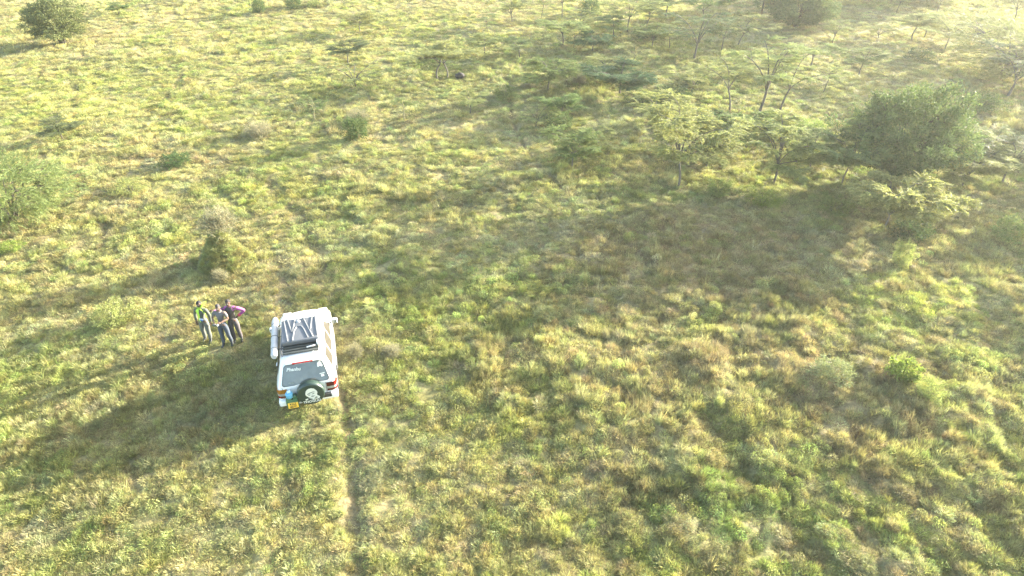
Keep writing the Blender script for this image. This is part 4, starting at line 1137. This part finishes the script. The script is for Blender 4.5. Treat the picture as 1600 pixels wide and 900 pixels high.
# roof rack
rk = empty('roof_rack', (0, 0, 0)); rk.parent = car
bm = bmesh.new()
for sg in (-1, 1):
    bm_tube(bm, [(sg * .56, .62, 1.70), (sg * .58, .68, 1.745), (sg * .58, 2.34, 1.745), (sg * .55, 2.40, 1.70)], .016, sides=8)
    for s_ in (.72, 1.28, 1.84, 2.30): bm_tube(bm, [(sg * .58, s_, 1.63), (sg * .58, s_, 1.745)], .014, sides=6)
bm_obj('side_rail', bm, BLACKP, rk)
bm = bmesh.new(); bbox(bm, -.54, .50, .66, 2.2, 1.708, 1.716, .002); bm_obj('rack_floor', bm, BLACKP, rk)
for s_ in np.linspace(.70, 2.12, 12):
    bm = bmesh.new(); bbox(bm, -.565, .50, s_ - .035, s_ + .035, 1.722, 1.745, .004); bm_obj('slat', bm, mat('rack_slat', (.05, .055, .045), .6, var=.3), rk)
# ribbed roof box
rbx = bmesh.new(); bbox(rbx, -.575, .545, 1.02, 2.18, 1.748, 1.90, .05, 4)
def tp(u, v, dz=0): return Vector((-.54 + 1.05 * u, 2.145 - 1.09 * v, 1.895 + dz))
box = bm_obj('roof_box', rbx, GREYP, None); box.data.set_sharp_from_angle(angle=R(45))
box.matrix_world = Matrix.LocRotScale(car.location, car.rotation_euler.to_quaternion(), Vector((CS, CS, CS)))
tag(box, 'dark grey roof box with raised zigzag ribs strapped on the car roof', 'roof box')
for rib in ([(.04, .0), (.15, 1.0)], [(.14, .0), (.27, .62)], [(.36, .0), (.28, .62)], [(.28, 1.0), (.33, .55), (.41, .37), (.53, .37), (.60, .50), (.72, .95)], [(.60, 0), (.86, .95)], [(.86, 0), (.79, .60)], [(.95, 0), (.99, .9)]):
    bm = bmesh.new(); pts = []
    for (a, b), (c, d) in zip(rib[:-1], rib[1:]):
        for k in range(5): pts.append(tp(a + (c - a) * k / 5, b + (d - b) * k / 5))
    pts.append(tp(*rib[-1])); bm_tube(bm, pts, .032, sides=10)
    for v in bm.verts: v.co.z = 1.895 + (v.co.z - 1.895) * .9
    bm_obj('rib', bm, GREYP, box)
bm = bmesh.new(); bmesh.ops.create_uvsphere(bm, u_segments=16, v_segments=8, radius=.07, matrix=Matrix.Translation((-.06, 2.0, 1.88))); bm_obj('boss', bm, mat('pale_grey_plastic', (.35, .35, .34), .4), box)
bm = bmesh.new(); bbox(bm, .46, .62, .86, 1.01, 1.75, 1.86, .01); wb_ = bm_obj('white_bracket', bm, WHITE, rk)
bm = bmesh.new(); bbox(bm, .52, .56, .90, .97, 1.858, 1.866); bm_obj('slot', bm, BLACKP, wb_)
bm = bmesh.new(); bm_tube(bm, [(.16, .80, 1.775), (.42, .84, 1.775)], .022, sides=8); bm_obj('lashing_bar', bm, WHITE, rk)
bm = bmesh.new(); bbox(bm, .60, .66, .70, 2.42, 1.68, 1.72, .015); bm_obj('drip_rail', bm, WHITE, car)
# rolled awning on the left
bm = bmesh.new(); pts = [(-.80, .66 + 1.92 * k / 16, 1.70) for k in range(17)]
bm_tube(bm, pts, .105, sides=16)
for v in bm.verts:
    f = 1 + .05 * math.sin(v.co.y * 16 + v.co.z * 9); e_ = min(abs(v.co.y - .66), abs(v.co.y - 2.58)); c_ = .72 if e_ < .01 else 1
    v.co.x = -.80 + (v.co.x + .80) * f * c_; v.co.z = 1.70 + (v.co.z - 1.70) * f * c_
aw = bm_obj('rolled_awning', bm, CANVAS, None); aw.data.set_sharp_from_angle(angle=R(60))
aw.matrix_world = Matrix.LocRotScale(car.location, car.rotation_euler.to_quaternion(), Vector((CS, CS, CS)))
tag(aw, 'rolled pale awning bag along the left side of the car roof', 'awning')
for s_ in (1.0, 1.6, 2.2):
    bm = bmesh.new(); bm_tube(bm, [(-.80 + .108 * math.cos(t), s_, 1.70 + .108 * math.sin(t)) for t in np.linspace(0, 2 * PI, 17)], .008, sides=5, cap=False); bm_obj('strap', bm, BLACKP, aw)
    bm = bmesh.new(); bm_tube(bm, [(-.58, s_, 1.72), (-.70, s_, 1.70)], .014, sides=6); bm_obj('awning_bracket', bm, BLACKP, rk)
bm = bmesh.new(); bm_tube(bm, [(-.80, 3.12, .98), (-.83, 3.16, 1.4), (-.88, 3.24, 2.25)], .006, .003, sides=6); bm_tube(bm, [(-.80, 3.12, .94), (-.80, 3.12, 1.02)], .018, sides=8); bm_obj('antenna', bm, BLACKP, car)
# ------------------------------------------------------------------ the three people
SKIN = mat('brown_skin', (.095, .050, .032), .5, var=.08, scale=9)
HAIRM = mat('black_hair', (.012, .010, .010), .85, var=.2, scale=60, bump=.6)
EYEW = mat('eye_white', (.6, .58, .54), .3); EYED = mat('eye_dark', (.02, .012, .01), .3); LIP = mat('lip', (.12, .045, .04), .5)

def skin(name, verts, edges, radii, root=0, sub=2):
    bm = bmesh.new(); lay = bm.verts.layers.skin.verify()
    vs = []
    for i, (p, r) in enumerate(zip(verts, radii)):
        v = bm.verts.new(p); v[lay].radius = r if isinstance(r, tuple) else (r, r); v[lay].use_root = (i == root); vs.append(v)
    for a, b in edges: bm.edges.new((vs[a], vs[b]))
    me = bpy.data.meshes.new(name); bm.to_mesh(me); bm.free()
    o = bpy.data.objects.new(name, me); COL.objects.link(o)
    s = o.modifiers.new('skin', 'SKIN'); s.use_smooth_shade = True; s.branch_smoothing = .6
    u = o.modifiers.new('sub', 'SUBSURF'); u.levels = sub; u.render_levels = sub
    m = eval_mesh(o, name); bpy.data.meshes.remove(me); m.materials.clear(); return m

def chain(pts, n=2):
    """points with radii [(x,y,z,r)...] refined"""
    out = []
    for a, b in zip(pts[:-1], pts[1:]):
        for k in range(n): t = k / n; out.append(tuple(a[i] + (b[i] - a[i]) * t for i in range(4)))
    out.append(tuple(pts[-1])); return out

def skin_chains(name, chains, sub=1):
    """trunk chain first; others are (attach_index, [(x,y,z,r)...])"""
    V, E, Rr = [], [], []
    for att, pts in chains:
        start = len(V)
        for i, p in enumerate(pts):
            V.append(Vector(p[:3])); Rr.append(p[3] if isinstance(p[3], tuple) else (p[3], p[3]))
            if i: E.append((len(V) - 2, len(V) - 1))
            elif att is not None: E.append((att, len(V) - 1))
    return skin(name, V, E, Rr, sub=sub)

def join_mesh(name, parts):
    bm = bmesh.new()
    for me, M in parts:
        q = me.copy(); q.transform(M); bm.from_mesh(q); bpy.data.meshes.remove(q)
    me = bpy.data.meshes.new(name); bm.to_mesh(me); bm.free()
    me.polygons.foreach_set('use_smooth', np.ones(len(me.polygons), dtype=bool)); return me

def head_mesh():
    bm = bmesh.new(); bmesh.ops.create_uvsphere(bm, u_segments=28, v_segments=20, radius=1)
    for v in bm.verts:
        x, y, z = v.co; w = 1.0 if z > -.1 else 1 - .38 * (-.1 - z) / .9
        X = x * .075 * w; Y = y * .095 * (1.0 if y > 0 else .93) * (1 if z > -.1 else 1 - .18 * (-.1 - z)); Zz = z * .118
        if y < -.2 and z < -.45: Y -= .012 * (abs(x) < .6)                      # chin
        f = math.exp(-((x / .17) ** 2 + ((z + .12) / .22) ** 2)) * (y < 0); Y -= .022 * f          # nose
        f = math.exp(-(((abs(x) - .38) / .20) ** 2 + ((z - .06) / .14) ** 2)) * (y < 0); Y += .011 * f   # eye sockets
        f = math.exp(-((x / .38) ** 2 + ((z + .50) / .10) ** 2)) * (y < 0); Y -= .007 * f          # lips
        f = math.exp(-((z - .24) / .10) ** 2) * (y < -.5); Y -= .005 * f                          # brow
        f = math.exp(-(((z + .02) / .22) ** 2 + ((y - .05) / .18) ** 2)) * (abs(x) > .8); X += math.copysign(.016, x) * f  # ears
        v.co = (X, Y, Zz)
    me = bpy.data.meshes.new('head'); bm.to_mesh(me); bm.free(); return me

def hand_mesh(side, curl=.5):
    """left or right hand hanging along -z, palm towards the body; side = -1 / +1"""
    parts = []
    palm = skin_chains('palm', [(None, [(0, 0, .01, (.026, .020)), (0, 0, -.04, (.038, .016)), (0, 0, -.085, (.040, .014))])], sub=1)
    parts.append((palm, Matrix.Identity(4)))
    for k, (fy, L) in enumerate(((-.030, .072), (-.010, .080), (.011, .075), (.030, .058))):
        p = [(0, fy, -.07, .010)]; a = 0; x = 0; z = -.085
        p.append((0, fy, z, .0098))
        for j, f in enumerate((.45, .32, .25)):
            a += curl * (.5 + .15 * k) * (1 if j else .6); x += -side * math.sin(a) * L * f; z -= math.cos(a) * L * f
            p.append((x, fy * 1.05, z, .0092 - .001 * j))
        parts.append((skin_chains('finger', [(None, p)], sub=1), Matrix.Identity(4)))
    p = [(0, -.022, -.02, .012), (-side * .008, -.048, -.045, .0115), (-side * .018, -.058, -.075, .0105), (-side * .028, -.054, -.098, .009)]
    parts.append((skin_chains('thumb', [(None, p)], sub=1), Matrix.Identity(4)))
    me = join_mesh('hand', parts)
    for q, _ in parts: bpy.data.meshes.remove(q)
    return me

def aim(p, d, front):
    """matrix that carries local -z along d with local -y towards front"""
    z = -Vector(d).normalized(); y = -Vector(front); y = (y - z * y.dot(z)).normalized(); x = y.cross(z)
    M = Matrix((x, y, z)).transposed().to_4x4(); M.translation = Vector(p); return M

def person(pos, yaw, label, P, hgt=1.72):
    """P: joints in metres for a 1.72 m figure facing -y"""
    root = empty('person', pos, yaw); k = hgt / 1.72 * .93; root.scale = (k, k, k)
    tag(root, label, 'person')
    lean = P.get('lean', (0, 0))
    def sh(p): return (p[0] + lean[0] * (p[2] - .9) , p[1] + lean[1] * (p[2] - .9), p[2])
    hipz = .92
    torso = [(0, 0, hipz, (.125, .095)), (0, 0, 1.05, (.115, .088)), (0, -.005, 1.20, (.130, .098)), (0, 0, 1.34, (.145, .100)), (0, .008, 1.43, (.10, .075)), (0, .005, 1.49, (.055, .055)), (0, -.012, 1.56, (.052, .055))]
    T = [sh(p) + (p[3],) for p in torso]
    chains = [(None, T)]
    arms = {}
    for sd, key in ((-1, 'L'), (1, 'R')):
        shd = sh((sd * .175, .005, 1.405)); elb, wr = P['arm' + key]
        arms[key] = (shd, elb, wr)
        mid1 = [(shd[i] + elb[i]) / 2 for i in range(3)]; mid2 = [elb[i] * .6 + wr[i] * .4 for i in range(3)]
        chains.append((3, [shd + (.058,), tuple(mid1) + (.048,), tuple(elb) + (.040,), tuple(mid2) + (.040,), tuple(wr) + (.026,)]))
    legs = {}
    for sd, key in ((-1, 'L'), (1, 'R')):
        hp = (sd * .095, 0, .86); kn, an = P['leg' + key]; legs[key] = (hp, kn, an)
        md = [(hp[i] + kn[i]) / 2 for i in range(3)]; cf = [kn[i] * .65 + an[i] * .35 for i in range(3)]; cf[1] += .012
        chains.append((0, [hp + (.092,), tuple(md) + (.078,), tuple(kn) + (.055,), tuple(cf) + (.056,), tuple(an) + (.036,)]))
    bodym = skin_chains('body', chains, sub=2)
    hc = Vector(sh((0, -.02, 1.60 + .015))); tilt = P.get('head', (0, 0))
    HM = Matrix.Translation(hc) @ Euler((tilt[0], 0, tilt[1])).to_matrix().to_4x4()
    hd = head_mesh(); parts = [(bodym, Matrix.Identity(4)), (hd, HM)]
    for sd, key in ((-1, 'L'), (1, 'R')):
        shd, elb, wr = arms[key]; d = Vector(wr) - Vector(elb)
        hdir = P.get('hand' + key, tuple(d)); fr = P.get('front' + key, (0, -1, 0))
        parts.append((hand_mesh(sd, P.get('curl', .5)), aim(Vector(wr), hdir, fr)))
    bme = join_mesh('body', parts); bme.materials.append(P.get('skin', SKIN))
    link('body', bme, root)
    # face and hair
    for sx in (-1, 1):
        bm = bmesh.new(); bmesh.ops.create_uvsphere(bm, u_segments=10, v_segments=8, radius=.0115); 
        e = bm_obj('eye', bm, EYEW, root); e.matrix_local = HM @ Matrix.Translation((sx * .028, -.080, .006))
        bm = bmesh.new(); bmesh.ops.create_uvsphere(bm, u_segments=8, v_segments=6, radius=.006); pu = bm_obj('pupil', bm, EYED, e, loc=(0, -.0075, 0))
    bm = bmesh.new(); bmesh.ops.create_uvsphere(bm, u_segments=24, v_segments=16, radius=1)
    for v in bm.verts: v.co = Vector((v.co.x * .081, v.co.y * .101 + .006, v.co.z * .124 + .004))
    for v in [v for v in bm.verts if v.co.z < (.055 if v.co.y < -.02 else -.035 if v.co.y > .03 else .02)]: bm.verts.remove(v)
    cp = bm_obj(P.get('hat', 'hair'), bm, P.get('hatm', HAIRM), root); cp.matrix_local = HM
    # trousers
    def leg_chain(off, drop=0.0):
        V = [(None, [(0, 0, 1.07, (.128 + off, .100 + off)), (0, 0, .90, (.135 + off, .108 + off))])]
        for key in 'LR':
            hp, kn, an = legs[key]; md = [(hp[i] + kn[i]) / 2 for i in range(3)]; cf = [kn[i] * .5 + an[i] * .5 for i in range(3)]; cf[1] += .012
            en = list(an); en[2] += .03
            V.append((1, [hp + (.098 + off,), tuple(md) + (.087 + off,), tuple(kn) + (.068 + off,), tuple(cf) + (.066 + off,), tuple(en) + (.060 + off,)]))
        return V
    link('trousers', skin_chains('trousers', leg_chain(.004), sub=2), root, P['trm'])
    # boots
    for key in 'LR':
        hp, kn, an = legs[key]; tx = P.get('toe' + key, (0, -1)); a = Vector(an)
        pts = [(a.x, a.y, a.z + .07, .050), (a.x, a.y + .005, a.z - .01, .052), (a.x - tx[0] * .02, a.y + .03, a.z - .055, (.045, .042))]
        b = skin_chains('boot', [(None, pts), (1, [(a.x + tx[0] * .08, a.y + tx[1] * .08, a.z - .045, (.046, .036)), (a.x + tx[0] * .165, a.y + tx[1] * .165, a.z - .062, (.044, .026))])], sub=2)
        link('boot', b, root, P.get('bootm', BLACKP))
    # shirt or jacket
    def top_chain(off, sleeve, hem):
        V = [(None, [sh((0, 0, hem)) + ((.138 + off, .108 + off),), sh((0, 0, 1.05)) + ((.130 + off, .102 + off),), sh((0, -.005, 1.20)) + ((.140 + off, .108 + off),), sh((0, 0, 1.34)) + ((.152 + off, .108 + off),), sh((0, .008, 1.43)) + ((.105 + off, .080 + off),), sh((0, .005, 1.475)) + ((.062 + off, .060 + off),)])]
        for key in 'LR':
            if not sleeve: continue
            shd, elb, wr = arms[key]; m1 = tuple((shd[i] + elb[i]) / 2 for i in range(3))
            c = [shd + (.070 + off,), m1 + (.060 + off,)]
            if sleeve == 'short': e2 = tuple(shd[i] * .3 + elb[i] * .7 for i in range(3)); c.append(e2 + (.058 + off,))
            else: c += [tuple(elb) + (.054 + off,), tuple((elb[i] + wr[i]) / 2 for i in range(3)) + (.050 + off,), tuple(wr[i] * .93 + elb[i] * .07 for i in range(3)) + (.040 + off,)]
            V.append((3, c))
        return V
    tm_ = skin_chains('top', top_chain(0.0, P['sleeve'], P.get('hem', .93)), sub=2)
    link(P['topname'], tm_, root, P['topm'])
    if 'vestm' in P:
        # a sleeveless layer lying over the jacket, open down the front or closed
        bm = bmesh.new(); bm.from_mesh(tm_); bm.normal_update(); op = P.get('open', .05); ox = P.get('openx', .03)
        for v in bm.verts: v.co += v.normal * .014
        kill = []
        for v in bm.verts:
            x = v.co.x - lean[0] * (v.co.z - .9); z = v.co.z
            if z > 1.475 or abs(x) > (.17 if z < 1.36 else .125): kill.append(v)
            elif op and v.co.y < 0 and abs(x - ox) < op: kill.append(v)
        bmesh.ops.delete(bm, geom=kill, context='VERTS'); bmesh.ops.solidify(bm, geom=bm.faces[:], thickness=.005)
        bm_obj('vest', bm, P['vestm'], root)
    return root

def gp(px, py): return atg(px, py)
JACK = mat('dark_olive_cloth', (.075, .085, .065), .85, var=.2, scale=14, bump=.3)
GREYT = mat('grey_trousers', (.095, .10, .085), .85, var=.15, scale=14, bump=.3)
VEST = mat('lime_safety_vest', (.40, .62, .05), .7, var=.08, scale=14, bump=.2)
TEE = mat('grey_shirt', (.11, .105, .105), .85, var=.15, scale=14, bump=.3)
JEAN = mat('slate_jeans', (.05, .062, .08), .85, var=.2, scale=14, bump=.3)
PURP = mat('magenta_jacket', (.28, .06, .21), .75, var=.18, scale=12, bump=.3)
DARKV = mat('dark_brown_vest', (.05, .045, .04), .85, var=.2, scale=14, bump=.3)
TAUPE = mat('dark_taupe_trousers', (.075, .063, .063), .85, var=.2, scale=14, bump=.3)

p1 = person(gp(328, 533), R(-10), 'person in an open lime safety vest over a dark jacket, leftmost of the three', dict(lean=(.07, 0),
    armL=((-.25, .02, 1.14), (-.24, -.03, .88)), armR=((.28, .03, 1.14), (.27, .0, .88)), legL=((-.12, -.02, .47), (-.16, .03, .09)), legR=((.10, -.04, .47), (.07, -.02, .09)),
    toeL=(-.2, -.98), toeR=(.3, -.95), head=(.05, .25), trm=GREYT, topname='jacket', topm=JACK, sleeve='long', hem=.86, vestm=VEST, open=.055, openx=.065, vhem=.88), 1.72)
bm = bmesh.new(); bbox(bm, .0, .11, -.150, -.12, 1.0, 1.06, .012); bm_obj('waist_bag', bm, mat('blue_cloth', (.10, .20, .42), .8), p1)
bm = bmesh.new(); bbox(bm, -.01, .13, -.155, -.125, 1.065, 1.09, .008); bm_obj('white_band', bm, mat('white_cloth', (.6, .62, .66), .8), p1)
p2 = person(gp(357, 539), R(-4), 'person in a grey short-sleeved shirt working a remote control, in the middle of the three', dict(lean=(.06, 0),
    armL=((-.26, -.02, 1.16), (-.10, -.26, 1.13)), armR=((.27, -.02, 1.16), (.12, -.25, 1.16)), frontL=(0, 0, 1), frontR=(0, 0, 1),
    legL=((-.11, -.02, .47), (-.12, -.03, .09)), legR=((.13, -.03, .47), (.12, .06, .09)), toeL=(-.1, -1), toeR=(.4, -.9), head=(.25, .05), curl=.75,
    trm=JEAN, topname='shirt', topm=TEE, sleeve='short', hem=.88, skin=mat('lighter_brown_skin', (.16, .095, .065), .5, var=.08), hat='cap', hatm=mat('dark_cap', (.035, .03, .03), .8)), 1.74)
M2 = Matrix.LocRotScale(p2.location, p2.rotation_euler.to_quaternion(), p2.scale)
rc = bmesh.new(); bbox(rc, -.075, .085, -.40, -.31, 1.115, 1.155, .012, 2)
rco = bm_obj('remote_control', rc, mat('pale_grey_case', (.45, .45, .44), .5), None); rco.matrix_world = M2
tag(rco, 'small grey remote control with a phone held by the person in the middle', 'remote control')
bm = bmesh.new(); bbox(bm, -.07, .08, -.44, -.428, 1.14, 1.22, .005); bm_obj('screen', bm, GLASSD, rco)
for sx in (-.05, .06):
    bm = bmesh.new(); bm_tube(bm, [(sx, -.34, 1.155), (sx, -.34, 1.18)], .006, sides=6); bm_obj('stick', bm, BLACKP, rco)
p3 = person(gp(373, 533), R(2), 'person in a magenta jacket and dark vest, hand on hip, rightmost of the three', dict(
    lean=(.03, 0), armL=((-.38, -.02, 1.28), (-.46, -.16, 1.40)), armR=((.43, .10, 1.22), (.20, .07, 1.02)), frontR=(.4, -1, 0), frontL=(0, 0, 1), handR=(-.6, -.1, -.5),
    legL=((-.10, -.04, .47), (-.09, -.05, .09)), legR=((.11, -.02, .47), (.10, .05, .09)), toeR=(.3, -.95), head=(.1, -.05), trm=TAUPE, topname='jacket', topm=PURP, sleeve='long', hem=.90,
    vestm=DARKV, open=0, vhem=.93), 1.78)
bm = bmesh.new()
pts = [Vector((.43, .10, 1.22)).lerp(Vector((.20, .07, 1.02)), t) for t in (.66, .95)]
bm_tube(bm, pts, .052, .046, sides=12, cap=False); bm_obj('red_cuff', bm, mat('red_cloth', (.5, .05, .09), .8), p3)
# ------------------------------------------------------------------ the dusty air
def box_mesh(name, lo, hi):
    x0, y0, z0 = lo; x1, y1, z1 = hi
    v = np.array([(x0, y0, z0), (x1, y0, z0), (x1, y1, z0), (x0, y1, z0), (x0, y0, z1), (x1, y0, z1), (x1, y1, z1), (x0, y1, z1)], float)
    f = np.array([(0, 3, 2, 1), (4, 5, 6, 7), (0, 1, 5, 4), (1, 2, 6, 5), (2, 3, 7, 6), (3, 0, 4, 7)])
    return np_mesh(name, v, f)
hz, nt, out = new_mat('haze_air')
pv = nt.nodes.new('ShaderNodeVolumePrincipled')
pv.inputs['Color'].default_value = (0.93, 0.94, 0.86, 1)
pv.inputs['Density'].default_value = HAZE_DENSITY
pv.inputs['Anisotropy'].default_value = HAZE_ANISO
nt.links.new(pv.outputs[0], out.inputs['Volume'])
hb = link('haze', box_mesh('haze', (-610, -610, -1.6), (610, 710, 15.2)), None, hz)
tag(hb, 'thin bright dusty haze over the whole savanna', 'haze', kind='stuff')
